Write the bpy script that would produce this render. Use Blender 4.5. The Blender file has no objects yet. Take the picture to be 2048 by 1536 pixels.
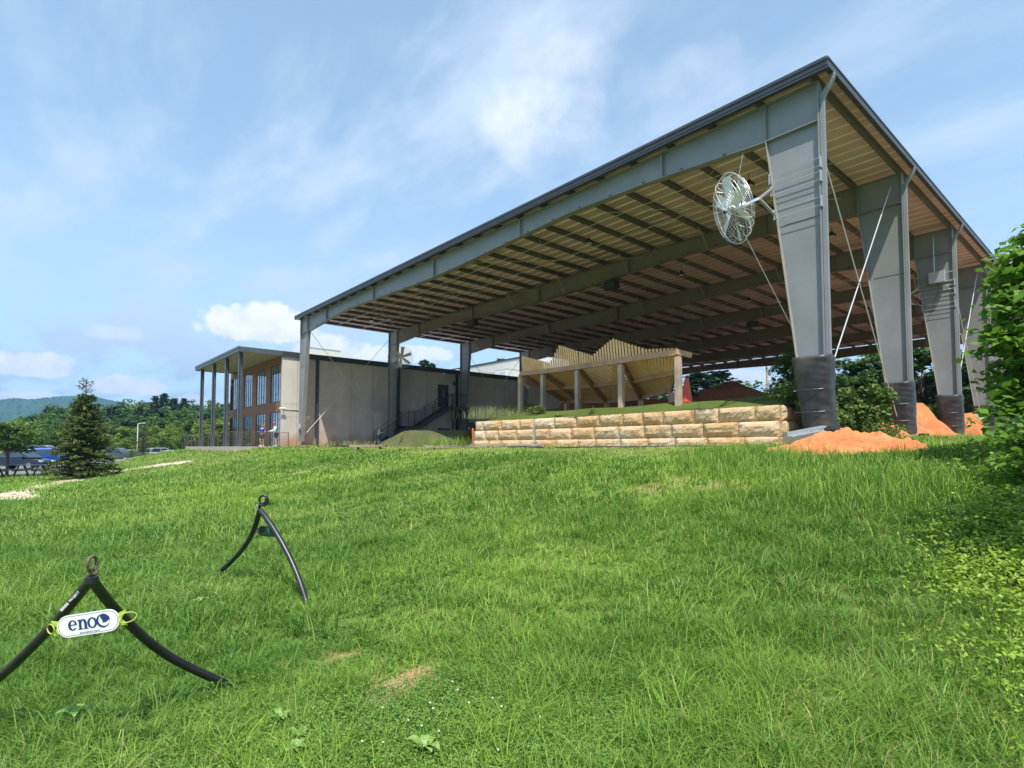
import bpy, math, random
import numpy as np
from mathutils import Vector, Matrix
random.seed(7)
NPR = np.random.default_rng(7)
R = math.radians
scene = bpy.context.scene
COL = scene.collection
# ---------------------------------------------------------------- camera
F_PX, CX, CY = 1113.0, 1024.0, 842.0       # focal length and principal point in pixels of the 2048 px photograph
PITCH, YAW = R(2.65), R(49.0)
cam_d = bpy.data.cameras.new("camera")
cam = bpy.data.objects.new("camera", cam_d)
COL.objects.link(cam)
cam.location = (0, 0, 0)
cam.rotation_euler = (R(90) + PITCH, 0, YAW)
cam_d.sensor_width = 36.0
cam_d.lens = F_PX / 2048 * 36.0
cam_d.shift_y = (CY - 768) / 2048
cam_d.clip_start = 0.05
cam_d.clip_end = 12000
scene.camera = cam
# ---------------------------------------------------------------- light
SUN_DIR = Vector((0.40, -0.31, 1.0)).normalized()      # towards the sun
sun_d = bpy.data.lights.new("sun", 'SUN')
sun_d.energy = 4.1
sun_d.angle = R(0.55)
sun_d.color = (1.0, 0.955, 0.88)
sun = bpy.data.objects.new("sun", sun_d)
COL.objects.link(sun)
sun.rotation_euler = SUN_DIR.to_track_quat('Z', 'Y').to_euler()
w = bpy.data.worlds.new("World")
scene.world = w
w.use_nodes = True
scene.view_settings.view_transform = 'Standard'
scene.view_settings.look = 'None'
scene.view_settings.gamma = 1
scene.view_settings.exposure = 0.82
try:
    scene.cycles.transparent_max_bounces = 12
    scene.cycles.max_bounces = 6
    scene.cycles.volume_bounces = 0
except Exception:
    pass

def ray(px, py):
    """world direction through a photo pixel, scaled to one metre of level forward distance"""
    rx = (px - CX) / F_PX; ry = (CY - py) / F_PX
    f = math.cos(PITCH) - ry * math.sin(PITCH); u = math.sin(PITCH) + ry * math.cos(PITCH)
    r = rx / f; u = u / f
    cy, sy = math.cos(YAW), math.sin(YAW)
    return Vector((-sy + r * cy, cy + r * sy, u))
def at_d(px, py, d): return ray(px, py) * d
def at_z(px, py, z):
    v = ray(px, py); return v * (z / v.z)
def at_x(px, py, x):
    v = ray(px, py); return v * (x / v.x)
def at_y(px, py, y):
    v = ray(px, py); return v * (y / v.y)

def world_sky():
    nt = w.node_tree; nt.nodes.clear()
    N = nt.nodes.new; L = nt.links.new
    out = N('ShaderNodeOutputWorld'); bg = N('ShaderNodeBackground')
    sky = N('ShaderNodeTexSky'); sky.sky_type = 'NISHITA'; sky.sun_disc = False
    sky.sun_elevation = math.asin(SUN_DIR.z)
    sky.sun_rotation = math.atan2(SUN_DIR.x, SUN_DIR.y)
    sky.air_density = 1.0; sky.dust_density = 0.6; sky.ozone_density = 1.0; sky.altitude = 600
    geo = N('ShaderNodeTexCoord')
    def math_n(op, a=None, b=None, c=None):
        m = N('ShaderNodeMath'); m.operation = op
        for i, v in enumerate((a, b, c)):
            if v is None: continue
            if isinstance(v, (int, float)): m.inputs[i].default_value = v
            else: L(v, m.inputs[i])
        return m.outputs[0]
    def vmath(op, a, b=None):
        m = N('ShaderNodeVectorMath'); m.operation = op
        for i, v in enumerate((a, b)):
            if v is None: continue
            if isinstance(v, tuple): m.inputs[i].default_value = v
            else: L(v, m.inputs[i])
        return m
    def noise(vec, sc, det, rough, dist=0.0):
        n = N('ShaderNodeTexNoise'); n.inputs['Scale'].default_value = sc
        n.inputs['Detail'].default_value = det; n.inputs['Roughness'].default_value = rough
        n.inputs['Distortion'].default_value = dist
        L(vec, n.inputs['Vector']); return n.outputs['Fac']
    def ramp(v, a, b, lo=0.0, hi=1.0):
        m = N('ShaderNodeMapRange'); m.interpolation_type = 'SMOOTHSTEP'
        m.inputs[1].default_value = a; m.inputs[2].default_value = b
        m.inputs[3].default_value = lo; m.inputs[4].default_value = hi
        L(v, m.inputs[0]); return m.outputs[0]
    vec = geo.outputs['Generated']
    sep = N('ShaderNodeSeparateXYZ'); L(vec, sep.inputs[0])
    zz = math_n('MAXIMUM', sep.outputs[2], 0.03)
    # high thin cloud lies on a flat layer: divide by height
    div = N('ShaderNodeCombineXYZ')
    L(math_n('DIVIDE', sep.outputs[0], math_n('ADD', zz, 0.12)), div.inputs[0])
    L(math_n('DIVIDE', sep.outputs[1], math_n('ADD', zz, 0.12)), div.inputs[1])
    layer = div.outputs[0]
    mp = N('ShaderNodeMapping'); L(layer, mp.inputs[0]); mp.inputs['Rotation'].default_value = (0, 0, R(58)); mp.inputs['Scale'].default_value = (0.85, 2.1, 1)
    n1 = noise(mp.outputs[0], 1.3, 9, 0.60, 0.15)
    n2 = noise(layer, 0.55, 4, 0.5)
    cir = math_n('MULTIPLY', ramp(n1, 0.40, 0.70), ramp(n2, 0.28, 0.62, 0.25, 1.0))
    low = ramp(zz, 0.03, 0.50, 1.0, 0.0)
    cir = math_n('MULTIPLY', cir, math_n('ADD', math_n('MULTIPLY', low, 0.20), 0.66))
    cirf = math_n('MINIMUM', math_n('ADD', math_n('ADD', cir, 0.24), math_n('MULTIPLY', low, 0.35)), 1.0)
    # cumulus: soft blobs at fixed compass bearings, edges broken by noise
    nb = noise(vec, 7.5, 8, 0.60, 0.25)
    nb2 = noise(vec, 3.2, 5, 0.55)
    nfac = math_n('ADD', math_n('MULTIPLY', nb, 0.65), math_n('MULTIPLY', nb2, 0.35))
    nsm = math_n('ADD', math_n('MULTIPLY', noise(vec, 24, 8, 0.6, 0.2), 0.6), math_n('MULTIPLY', noise(vec, 9, 4, 0.5), 0.4))
    def blob(px, py, wx, wy, amt, edge=0.12):
        d = ray(px, py).normalized()
        side = Vector((d.y, -d.x, 0)).normalized(); up = side.cross(d)
        df = vmath('SUBTRACT', vec, tuple(d)).outputs[0]
        a = vmath('DOT_PRODUCT', df, tuple(side)).outputs['Value']
        b = vmath('DOT_PRODUCT', df, tuple(up)).outputs['Value']
        if wx < 120: b = math_n('MULTIPLY', b, math_n('ADD', 1.0, math_n('MULTIPLY', math_n('LESS_THAN', b, 0.0), 0.9)))
        fr = vmath('DOT_PRODUCT', vec, tuple(d)).outputs['Value']
        q = math_n('ADD', math_n('POWER', math_n('DIVIDE', a, wx / F_PX), 2.0), math_n('POWER', math_n('DIVIDE', b, wy / F_PX), 2.0))
        q = math_n('SUBTRACT', 1.0, q)
        v = math_n('ADD', q, math_n('MULTIPLY', math_n('SUBTRACT', nsm if wx < 120 else nfac, 0.5), 3.4 if wx < 120 else 4.2))
        m = math_n('MULTIPLY', ramp(v, 0.0, (0.05 if wx < 120 else 0.45) + edge * 3.2), amt)
        return math_n('MULTIPLY', m, math_n('GREATER_THAN', fr, 0.3))
    acc = None
    for args in ((530, 660, 110, 50, 1), (655, 705, 80, 40, .95), (60, 735, 66, 30, 1), (250, 776, 66, 24, 1), (255, 672, 60, 18, .35, .4),
                 (1070, 235, 175, 95, .85, .45), (1110, 120, 150, 90, .6, .6), (1330, 190, 150, 90, .6, .7), (385, 800, 30, 12, .8), (820, 712, 90, 22, .8),
                 (20, 800, 90, 14, .6), (1480, 762, 60, 26, .8), (1480, 640, 200, 60, .4), (1740, 300, 260, 30, .25, .8), (1000, 320, 160, 60, .3, .8)):
        m = blob(*args)
        acc = m if acc is None else math_n('MAXIMUM', acc, m)
    mul = N('ShaderNodeMix'); mul.data_type = 'RGBA'
    sk = vmath('MULTIPLY', sky.outputs[0], (SKY_K*.95, SKY_K*1.03, SKY_K*.93))
    L(cirf, mul.inputs['Factor']); L(sk.outputs[0], mul.inputs['A']); mul.inputs['B'].default_value = CIRRUS
    # cumulus shading: the upper side of each heap is brighter
    cc = N('ShaderNodeMix'); cc.data_type = 'RGBA'
    L(ramp(nsm, 0.38, 0.58), cc.inputs['Factor']); cc.inputs['A'].default_value = CUM_D; cc.inputs['B'].default_value = CUM_B
    m2 = N('ShaderNodeMix'); m2.data_type = 'RGBA'
    L(acc, m2.inputs['Factor']); L(mul.outputs['Result'], m2.inputs['A']); L(cc.outputs['Result'], m2.inputs['B'])
    L(m2.outputs['Result'], bg.inputs['Color']); bg.inputs['Strength'].default_value = 0.15
    L(bg.outputs[0], out.inputs[0])
SKY_K = 1.05
CIRRUS = (2.85, 3.45, 4.05, 1)
CUM_D = (3.9, 4.15, 4.45, 1)
CUM_B = (5.0, 5.0, 5.0, 1)

world_sky()

# ---------------------------------------------------------------- helpers
class MB:
    """collects shapes into one mesh object"""
    def __init__(s): s.v = []; s.f = []; s.m = []; s.mi = 0
    def add(s, vs, fs, mi=None):
        n = len(s.v); s.v.extend([tuple(v) for v in vs])
        s.f.extend([tuple(i + n for i in f) for f in fs]); s.m.extend([s.mi if mi is None else mi] * len(fs)); return s
    def box(s, x0, x1, y0, y1, z0, z1, mi=None):
        return s.add([(x0,y0,z0),(x1,y0,z0),(x1,y1,z0),(x0,y1,z0),(x0,y0,z1),(x1,y0,z1),(x1,y1,z1),(x0,y1,z1)],
              [(0,3,2,1),(4,5,6,7),(0,1,5,4),(1,2,6,5),(2,3,7,6),(3,0,4,7)], mi)
    def bar(s, a, b, wd, ht, up=(0,0,1), mi=None):
        a = Vector(a); b = Vector(b); d = (b - a).normalized(); up = Vector(up)
        if abs(d.dot(up)) > .98: up = Vector((1,0,0)) if abs(d.x) < .9 else Vector((0,1,0))
        x = d.cross(up).normalized() * (wd / 2); y = x.cross(d).normalized() * (ht / 2)
        vs = [a-x-y, a+x-y, a+x+y, a-x+y, b-x-y, b+x-y, b+x+y, b-x+y]
        return s.add(vs, [(0,1,2,3),(7,6,5,4),(0,4,5,1),(1,5,6,2),(2,6,7,3),(3,7,4,0)], mi)
    def tube(s, pts, r, n=8, closed=False, caps=True, mi=None):
        pts = [Vector(p) for p in pts]; k = len(pts)
        rr = r if isinstance(r, (list, tuple)) else [r] * k
        vs = []; prev = None
        for i, p in enumerate(pts):
            if closed: t = (pts[(i+1) % k] - pts[i-1])
            else: t = pts[min(i+1, k-1)] - pts[max(i-1, 0)]
            t.normalize()
            if prev is None:
                a = Vector((0,0,1)) if abs(t.z) < .9 else Vector((1,0,0))
                u = t.cross(a).normalized()
            else: u = (prev - t * prev.dot(t)).normalized()
            prev = u; v = t.cross(u)
            for j in range(n):
                an = 2*math.pi*j/n; vs.append(p + (u*math.cos(an) + v*math.sin(an))*rr[i])
        fs = []
        for i in range(k if closed else k-1):
            i2 = (i+1) % k
            for j in range(n): fs.append((i*n+j, i*n+(j+1)%n, i2*n+(j+1)%n, i2*n+j))
        if caps and not closed:
            fs.append(tuple(range(n-1,-1,-1))); fs.append(tuple((k-1)*n+j for j in range(n)))
        return s.add(vs, fs, mi)
    def prism(s, poly, o, u, v, wv, th, mi=None):
        """polygon (2d) in plane o+u,v extruded by wv*th"""
        o, u, v, wv = Vector(o), Vector(u), Vector(v), Vector(wv); n = len(poly)
        a = [o + u*p[0] + v*p[1] for p in poly]; b = [p + wv*th for p in a]
        fs = [tuple(range(n-1,-1,-1)), tuple(range(n, 2*n))] + [(i, (i+1)%n, n+(i+1)%n, n+i) for i in range(n)]
        return s.add(a + b, fs, mi)
    def lathe(s, prof, o, n=16, mi=None, sx=1.0, sy=1.0):
        o = Vector(o); vs = []; k = len(prof)
        for (r, z) in prof:
            for j in range(n):
                a = 2*math.pi*j/n; vs.append(o + Vector((r*math.cos(a)*sx, r*math.sin(a)*sy, z)))
        fs = [(i*n+j, i*n+(j+1)%n, (i+1)*n+(j+1)%n, (i+1)*n+j) for i in range(k-1) for j in range(n)]
        fs.append(tuple(range(n-1,-1,-1))); fs.append(tuple((k-1)*n+j for j in range(n)))
        return s.add(vs, fs, mi)
    def build(s, name, mats, parent=None, smooth=False, bevel=0, loc=None, autos=False):
        me = bpy.data.meshes.new(name); me.from_pydata(s.v, [], s.f)
        if not isinstance(mats, (list, tuple)): mats = [mats]
        for m in mats: me.materials.append(m)
        if len(mats) > 1: me.polygons.foreach_set('material_index', s.m)
        if smooth: me.polygons.foreach_set('use_smooth', [True]*len(me.polygons))
        me.update()
        o = bpy.data.objects.new(name, me); COL.objects.link(o)
        if parent is not None: o.parent = parent
        if loc: o.location = loc
        if bevel:
            b = o.modifiers.new('bevel', 'BEVEL'); b.width = bevel; b.segments = 2; b.limit_method = 'ANGLE'
        return o
def tag(o, label=None, cat=None, group=None, kind=None):
    if label: o['label'] = label
    if cat: o['category'] = cat
    if group: o['group'] = group
    if kind: o['kind'] = kind
    return o
def thing(name, label, cat, loc=(0,0,0), rz=0, group=None):
    o = bpy.data.objects.new(name, None); COL.objects.link(o)
    o.location = loc; o.rotation_euler = (0,0,rz); o.empty_display_size = .2
    return tag(o, label, cat, group)
def dup(root, loc, rz=None, label=None, group=None, scale=None):
    def cp(o, par):
        c = o.copy(); COL.objects.link(c); c.parent = par
        for ch in kids.get(o.name, []): cp(ch, c)
        return c
    kids = {}
    for o in COL.objects:
        if o.parent is not None: kids.setdefault(o.parent.name, []).append(o)
    r = cp(root, None); r.location = loc
    if rz is not None: r.rotation_euler = (0,0,rz)
    if scale is not None: r.scale = scale if isinstance(scale, (tuple, list)) else (scale,)*3
    if label: r['label'] = label
    if group: r['group'] = group
    return r
# ---------------------------------------------------------------- materials
def pmat(name, c1, c2=None, scale=3.0, rough=.6, metal=0.0, bump=0.0, bscale=None, detail=6, coords='Object', spec=.5, stretch=(1,1,1), c3=None, s3=.6, lo=.35, hi=.65, transl=0.0):
    m = bpy.data.materials.new(name); m.use_nodes = True
    nt = m.node_tree; N = nt.nodes.new; L = nt.links.new
    b = nt.nodes['Principled BSDF']; b.inputs['Roughness'].default_value = rough; b.inputs['Metallic'].default_value = metal
    b.inputs['Specular IOR Level'].default_value = spec
    b.inputs['Base Color'].default_value = (*c1, 1)
    tc = N('ShaderNodeTexCoord'); mp = N('ShaderNodeMapping'); mp.inputs['Scale'].default_value = stretch
    L(tc.outputs[coords], mp.inputs[0])
    if c2 is not None:
        n = N('ShaderNodeTexNoise'); n.inputs['Scale'].default_value = scale; n.inputs['Detail'].default_value = detail; n.inputs['Roughness'].default_value = .6
        L(mp.outputs[0], n.inputs[0])
        mr = N('ShaderNodeMapRange'); mr.inputs[1].default_value = lo; mr.inputs[2].default_value = hi; L(n.outputs['Fac'], mr.inputs[0])
        mx = N('ShaderNodeMix'); mx.data_type = 'RGBA'; L(mr.outputs[0], mx.inputs['Factor'])
        mx.inputs['A'].default_value = (*c1, 1); mx.inputs['B'].default_value = (*c2, 1)
        last = mx.outputs['Result']
        if c3 is not None:
            n3 = N('ShaderNodeTexNoise'); n3.inputs['Scale'].default_value = s3; n3.inputs['Detail'].default_value = 5; L(tc.outputs[coords], n3.inputs[0])
            r3 = N('ShaderNodeMapRange'); r3.inputs[1].default_value = .48; r3.inputs[2].default_value = .68; L(n3.outputs['Fac'], r3.inputs[0])
            m3 = N('ShaderNodeMix'); m3.data_type = 'RGBA'; L(r3.outputs[0], m3.inputs['Factor']); L(last, m3.inputs['A']); m3.inputs['B'].default_value = (*c3, 1)
            last = m3.outputs['Result']
        L(last, b.inputs['Base Color'])
    if bump:
        n = N('ShaderNodeTexNoise'); n.inputs['Scale'].default_value = bscale or scale*4; n.inputs['Detail'].default_value = 8
        L(mp.outputs[0], n.inputs[0]); bp = N('ShaderNodeBump'); bp.inputs['Strength'].default_value = bump; bp.inputs['Distance'].default_value = .05
        L(n.outputs['Fac'], bp.inputs['Height']); L(bp.outputs[0], b.inputs['Normal'])
    return m
def leafmat(name, c1, c2, rough=.55, transl=.35, attr='tint'):
    """foliage: each leaf or blade has its own tint between c1 and c2"""
    m = bpy.data.materials.new(name); m.use_nodes = True
    nt = m.node_tree; N = nt.nodes.new; L = nt.links.new
    b = nt.nodes['Principled BSDF']; b.inputs['Roughness'].default_value = rough; b.inputs['Specular IOR Level'].default_value = .35
    at = N('ShaderNodeAttribute'); at.attribute_name = attr
    mx = N('ShaderNodeMix'); mx.data_type = 'RGBA'; L(at.outputs['Fac'], mx.inputs['Factor'])
    mx.inputs['A'].default_value = (*c1, 1); mx.inputs['B'].default_value = (*c2, 1)
    L(mx.outputs['Result'], b.inputs['Base Color'])
    tr = N('ShaderNodeBsdfTranslucent'); L(mx.outputs['Result'], tr.inputs['Color'])
    ms = N('ShaderNodeMixShader'); ms.inputs[0].default_value = transl
    L(b.outputs[0], ms.inputs[1]); L(tr.outputs[0], ms.inputs[2])
    L(ms.outputs[0], nt.nodes['Material Output'].inputs['Surface'])
    return m
def bulk(name, verts, faces_idx, nper, mat, tint=None, parent=None):
    """numpy mesh: faces_idx flat int array of polygons with nper corners each (int or array)"""
    me = bpy.data.meshes.new(name)
    nv = len(verts); me.vertices.add(nv); me.vertices.foreach_set('co', verts.astype(np.float32).ravel())
    nl = len(faces_idx); me.loops.add(nl); me.loops.foreach_set('vertex_index', faces_idx.astype(np.int32))
    nf = nl // nper; me.polygons.add(nf)
    me.polygons.foreach_set('loop_start', np.arange(0, nl, nper, dtype=np.int32))
    me.polygons.foreach_set('loop_total', np.full(nf, nper, dtype=np.int32))
    me.update(calc_edges=False)
    if tint is not None:
        a = me.attributes.new('tint', 'FLOAT', 'POINT'); a.data.foreach_set('value', tint.astype(np.float32))
    me.materials.append(mat)
    o = bpy.data.objects.new(name, me); COL.objects.link(o)
    if parent is not None: o.parent = parent
    return o
# ---------------------------------------------------------------- ground
def sstep(t):
    t = np.clip(t, 0, 1); return t*t*(3-2*t)
def gh(x, y):
    x = np.asarray(x, float); y = np.asarray(y, float)
    s = sstep((y - 1.5 + 0.03*np.clip(-x-30, 0, 32)) / 13.2)
    z = -1.64 + 1.60*s
    west = sstep((-x - 26) / 12) * (1 - s)
    z = z - .26*west
    farw = sstep((-x - 61) / 5)
    z = z*(1-farw) + (-1.9)*farw
    z = z + .25*sstep((y - 17.0)/3)*sstep((x+31)/6)*(1-farw)
    z = z + .018*np.sin(x*.7+1.3)*np.cos(y*.9) + .008*np.sin(x*1.9+y*1.3)
    # far hills behind the car park
    hill = 9*sstep((-x - 95)/170) * sstep((y + 22)/120+.10)
    return z + hill*(x < -90)
def g1(x, y): return float(gh(x, y))
def on_g(px, py, dmax=120):
    v = ray(px, py); d = 1.0
    while d < dmax:
        p = v*d
        if p.z <= g1(p.x, p.y): return p
        d += .02 if d < 15 else .08
    return v*dmax

mat_soil = bpy.data.materials.new('soil'); mat_soil.use_nodes = True
def _soil():
    nt = mat_soil.node_tree; N = nt.nodes.new; L = nt.links.new
    b = nt.nodes['Principled BSDF']; b.inputs['Roughness'].default_value = .95; b.inputs['Specular IOR Level'].default_value = .15
    tc = N('ShaderNodeTexCoord')
    def noise(sc, det=6, ro=.6):
        n = N('ShaderNodeTexNoise'); n.inputs['Scale'].default_value = sc; n.inputs['Detail'].default_value = det; n.inputs['Roughness'].default_value = ro
        L(tc.outputs['Object'], n.inputs[0]); return n.outputs['Fac']
    def mr(v, a, b_):
        m = N('ShaderNodeMapRange'); m.inputs[1].default_value = a; m.inputs[2].default_value = b_; L(v, m.inputs[0]); return m.outputs[0]
    def mix(f, A, B):
        m = N('ShaderNodeMix'); m.data_type = 'RGBA'; L(f, m.inputs['Factor'])
        for k, v in (('A', A), ('B', B)):
            if isinstance(v, tuple): m.inputs[k].default_value = (*v, 1)
            else: L(v, m.inputs[k])
        return m.outputs['Result']
    g = mix(mr(noise(9), .35, .65), (.075, .135, .022), (.12, .18, .034))
    g = mix(mr(noise(.35), .40, .62), g, (.16, .19, .045))
    at = N('ShaderNodeAttribute'); at.attribute_name = 'bare'
    dirt = mix(mr(noise(22), .3, .7), (.38, .19, .11), (.52, .33, .21))
    at2 = N('ShaderNodeAttribute'); at2.attribute_name = 'lot'
    lot = mix(mr(noise(6), .3, .7), (.15, .15, .15), (.21, .205, .20))
    at3 = N('ShaderNodeAttribute'); at3.attribute_name = 'pale'
    dirt = mix(at3.outputs['Fac'], dirt, (.54, .46, .36))
    c = mix(at.outputs['Fac'], g, dirt)
    c = mix(at2.outputs['Fac'], c, lot)
    L(c, b.inputs['Base Color'])
    bp = N('ShaderNodeBump'); bp.inputs['Strength'].default_value = .6; bp.inputs['Distance'].default_value = .04
    L(noise(30, 8), bp.inputs['Height']); L(bp.outputs[0], b.inputs['Normal'])
_soil()
# bare patches: (centre, radius) on the ground under photo pixels
BARE = []
for (px, py, r) in ((807,1362,.19),(690,1312,.13),(728,1352,.12),(742,1402,.12),(560,1330,.09),(840,1345,.12),(600,945,.35),(1450,975,.6),(1300,978,.35),(1360,960,.5),(1545,940,.4)):
    p = on_g(px, py); BARE.append((p.x, p.y, r))
PATH = [on_g(px, py) for (px, py) in ((20,997),(70,976),(120,965),(190,948),(240,941),(290,934),(330,929),(365,925))]
def vnoise(x, y, s=1.0, seed=0):
    """cheap smooth value noise for masks"""
    x = np.asarray(x, float)*s + 13.7*seed; y = np.asarray(y, float)*s - 7.3*seed
    xi = np.floor(x); yi = np.floor(y); fx = x-xi; fy = y-yi
    def h(a, b): 
        v = np.sin(a*127.1 + b*311.7 + seed*17.3)*43758.5453; return v - np.floor(v)
    fx = fx*fx*(3-2*fx); fy = fy*fy*(3-2*fy)
    return (h(xi,yi)*(1-fx)+h(xi+1,yi)*fx)*(1-fy) + (h(xi,yi+1)*(1-fx)+h(xi+1,yi+1)*fx)*fy
def bare_mask(x, y):
    m = np.zeros_like(x)
    for i, (cx, cy, r) in enumerate(BARE):
        d = np.hypot(x-cx, y-cy)/r + (vnoise(x, y, 3.0/max(r,.25), i)-.5)*1.1
        k = 1.0 if r < .3 else .55
        m = np.maximum(m, k*(1 - sstep((d-.6)/.6)))
    for a, b in zip(PATH[:-1], PATH[1:]):
        ax, ay, bx, by = a.x, a.y, b.x, b.y
        L2 = (bx-ax)**2+(by-ay)**2; t = np.clip(((x-ax)*(bx-ax)+(y-ay)*(by-ay))/L2, 0, 1)
        d = np.hypot(x-ax-t*(bx-ax), y-ay-t*(by-ay)) + (vnoise(x, y, 1.3, 3)-.5)*.9
        m = np.maximum(m, .9*(1 - sstep((d-.40)/.5)))
    return m
def lot_mask(x, y):
    # car park: gravelled asphalt west of the lawn
    return sstep((-x - 49.5 - .25*(y+2) - 1.5*np.clip(y-2, 0, 9))/1.2) * sstep((12.5 - y)/2) * (x > -96)
def axis(segs):
    out = []
    for a, b, st in segs: out += list(np.arange(a, b, st))
    return np.array(out)
gx = axis([(-4000,-400,200),(-400,-100,10),(-100,-50,1.2),(-50,-12,.5),(-12,5,.16),(5,40,2.5),(40,400,40),(400,4001,400)])
gy = axis([(-4000,-300,250),(-300,-20,15),(-20,-2,1.0),(-2,18,.16),(18,70,1.5),(70,400,12),(400,4001,300)])
GX, GY = np.meshgrid(gx, gy)
GZ = gh(GX, GY)
nx, ny = len(gx), len(gy)
V = np.stack([GX.ravel(), GY.ravel(), GZ.ravel()], 1)
idx = np.arange(nx*ny).reshape(ny, nx)
Fq = np.stack([idx[:-1,:-1], idx[:-1,1:], idx[1:,1:], idx[1:,:-1]], -1).reshape(-1)
ground = bulk('ground', V, Fq, 4, mat_soil)
tag(ground, kind='structure')
a = ground.data.attributes.new('bare', 'FLOAT', 'POINT')
bm_ = bare_mask(V[:,0], V[:,1])
pad = sstep((V[:,1]-15.2)/1.0)*(V[:,0] > -44)*(V[:,1] < 75)*(V[:,0] < 3)
bm_ = np.maximum(bm_, pad*.95)
a.data.foreach_set('value', bm_.astype(np.float32))
a = ground.data.attributes.new('pale', 'FLOAT', 'POINT'); a.data.foreach_set('value', (sstep((-V[:,0]-9)/3)*(V[:,1] < 13)*.9).astype(np.float32))
a = ground.data.attributes.new('lot', 'FLOAT', 'POINT'); a.data.foreach_set('value', lot_mask(V[:,0], V[:,1]).astype(np.float32))
ground.data.polygons.foreach_set('use_smooth', [True]*len(ground.data.polygons))
# ---------------------------------------------------------------- materials shared by the buildings
M = {}
M['steel'] = pmat('grey_painted_steel', (.215,.222,.228), (.255,.262,.268), 1.2, .42, .0, .05, 30, c3=(.215,.215,.205), s3=.5)
M['steel2'] = pmat('dusty_inner_steel', (.20,.18,.18), (.23,.205,.19), 1.4, .55, .0, .05, 30, c3=(.19,.16,.12), s3=.5)
M['darksteel'] = pmat('dark_grey_trim', (.045,.05,.058), (.06,.066,.075), 2.0, .4, .1)
M['purl'] = pmat('grey_purlin', (.10,.10,.105), (.13,.125,.125), 3, .5)
M['flange'] = pmat('dusty_tan_flange', (.28,.27,.25), (.36,.33,.28), 3, .55)
M['galv'] = pmat('galvanised_steel', (.50,.53,.56), (.62,.64,.66), 12, .38, .65, .03, 40)
M['galvwhite'] = pmat('pale_galvanised_wire', (.62,.64,.65), (.70,.70,.70), 12, .4, .35)
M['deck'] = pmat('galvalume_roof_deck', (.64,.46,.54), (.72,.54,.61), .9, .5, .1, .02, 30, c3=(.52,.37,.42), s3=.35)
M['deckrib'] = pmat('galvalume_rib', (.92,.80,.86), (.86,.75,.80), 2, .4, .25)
M['conc'] = pmat('tilt_up_concrete', (.36,.335,.295), (.43,.405,.36), 1.1, .9, 0, .18, 18, c3=(.30,.275,.24), s3=.45, spec=.2)
M['padv'] = pmat('black_vinyl_pad', (.022,.021,.022), (.045,.040,.038), 1.5, .46, 0, .25, 5, stretch=(1,1,.5), c3=(.085,.068,.055), s3=1.1)
M['footing'] = pmat('footing_concrete', (.22,.19,.16), (.33,.24,.17), 3, .9, 0, .3, 20)
M['white'] = pmat('white_paint', (.75,.75,.73), (.68,.68,.66), 3, .5)
M['black'] = pmat('black_plastic', (.02,.02,.022), (.03,.03,.032), 5, .45)
XL, XR, Y1, BAY, NF = -43.75, -5.67, 16.07, 7.72, 7
ZT, ZK, ZB = 9.98, 8.88, .42                     # rafter top, knee, base plate
XM = (XL+XR)/2
pav = thing('open_pavilion', 'huge open steel pavilion with grey tapered columns and a wide flat ribbed roof', 'pavilion', (XM, Y1, 0))
OFF = Vector((XM, Y1, 0))
def pb(mb, name, mat, parent=pav, **k):
    """vertices are in world space: shift them to the pavilion's origin"""
    mb.v = [(v[0]-OFF.x, v[1]-OFF.y, v[2]-OFF.z) for v in mb.v]
    return mb.build(name, mat, parent, **k)
FW = .14                                         # half flange width
def col_mesh(side, y, mi_steel=0):
    mb = MB(); s = 1 if side == 'R' else -1
    xo = XR if side == 'R' else XL
    xb = xo - s*.48; xt = xo - s*1.42
    # web
    mb.prism([(xo-s*.012, ZB+.02), (xb+s*.012, ZB+.02), (xt+s*.012, ZK), (xo-s*.012, ZK)], (0, y-.006, 0), (1,0,0), (0,0,1), (0,1,0), .012, 0)
    mb.prism([(xo-s*.012, ZK+.002), (xt+s*.012, ZK+.002), (xt+s*.012, ZT-.02), (xo-s*.012, ZT-.02)], (0, y-.006, 0), (1,0,0), (0,0,1), (0,1,0), .012, 0)
    # flanges
    mb.box(min(xo, xo+s*.02), max(xo, xo+s*.02), y-FW, y+FW, ZB+.02, ZT, 1)
    mb.bar((xb, y, ZB+.02), (xt, y, ZK), 2*FW, .02, (s,0,0), 2)
    mb.box(min(xt-.01, xt+.01), max(xt-.01, xt+.01), y-FW, y+FW, ZK+.02, ZT-.02, 1)      # end plate at the knee
    mb.box(min(xo-s*.02, xt+s*.02), max(xo-s*.02, xt+s*.02), y-FW, y+FW, ZK-.012, ZK+.012, 0)   # stiffener
    mb.box(min(xo, xt), max(xo, xt), y-FW, y+FW, ZT-.02, ZT, 0)
    mb.box(min(xo+s*.08, xb-s*.08), max(xo+s*.08, xb-s*.08), y-.2, y+.2, ZB, ZB+.025, 0)
    # mid splice line
    mb.box(min(xo-s*.02, xo-s*.98), max(xo-s*.02, xo-s*.98), y-.012, y+.012, 6.28, 6.30, 3)
    return mb
def raf_bottom(x):
    u = abs(x - XM) / ((XR-XL)/2)
    pts = [(0, 9.0), (.10, 9.02), (.52, 9.30), (.72, 9.16), (.92, ZK), (1.0, ZK)]
    for (a, za), (b, zb) in zip(pts[:-1], pts[1:]):
        if a <= u <= b: return za + (zb-za)*(u-a)/(b-a)
    return ZK
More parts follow.
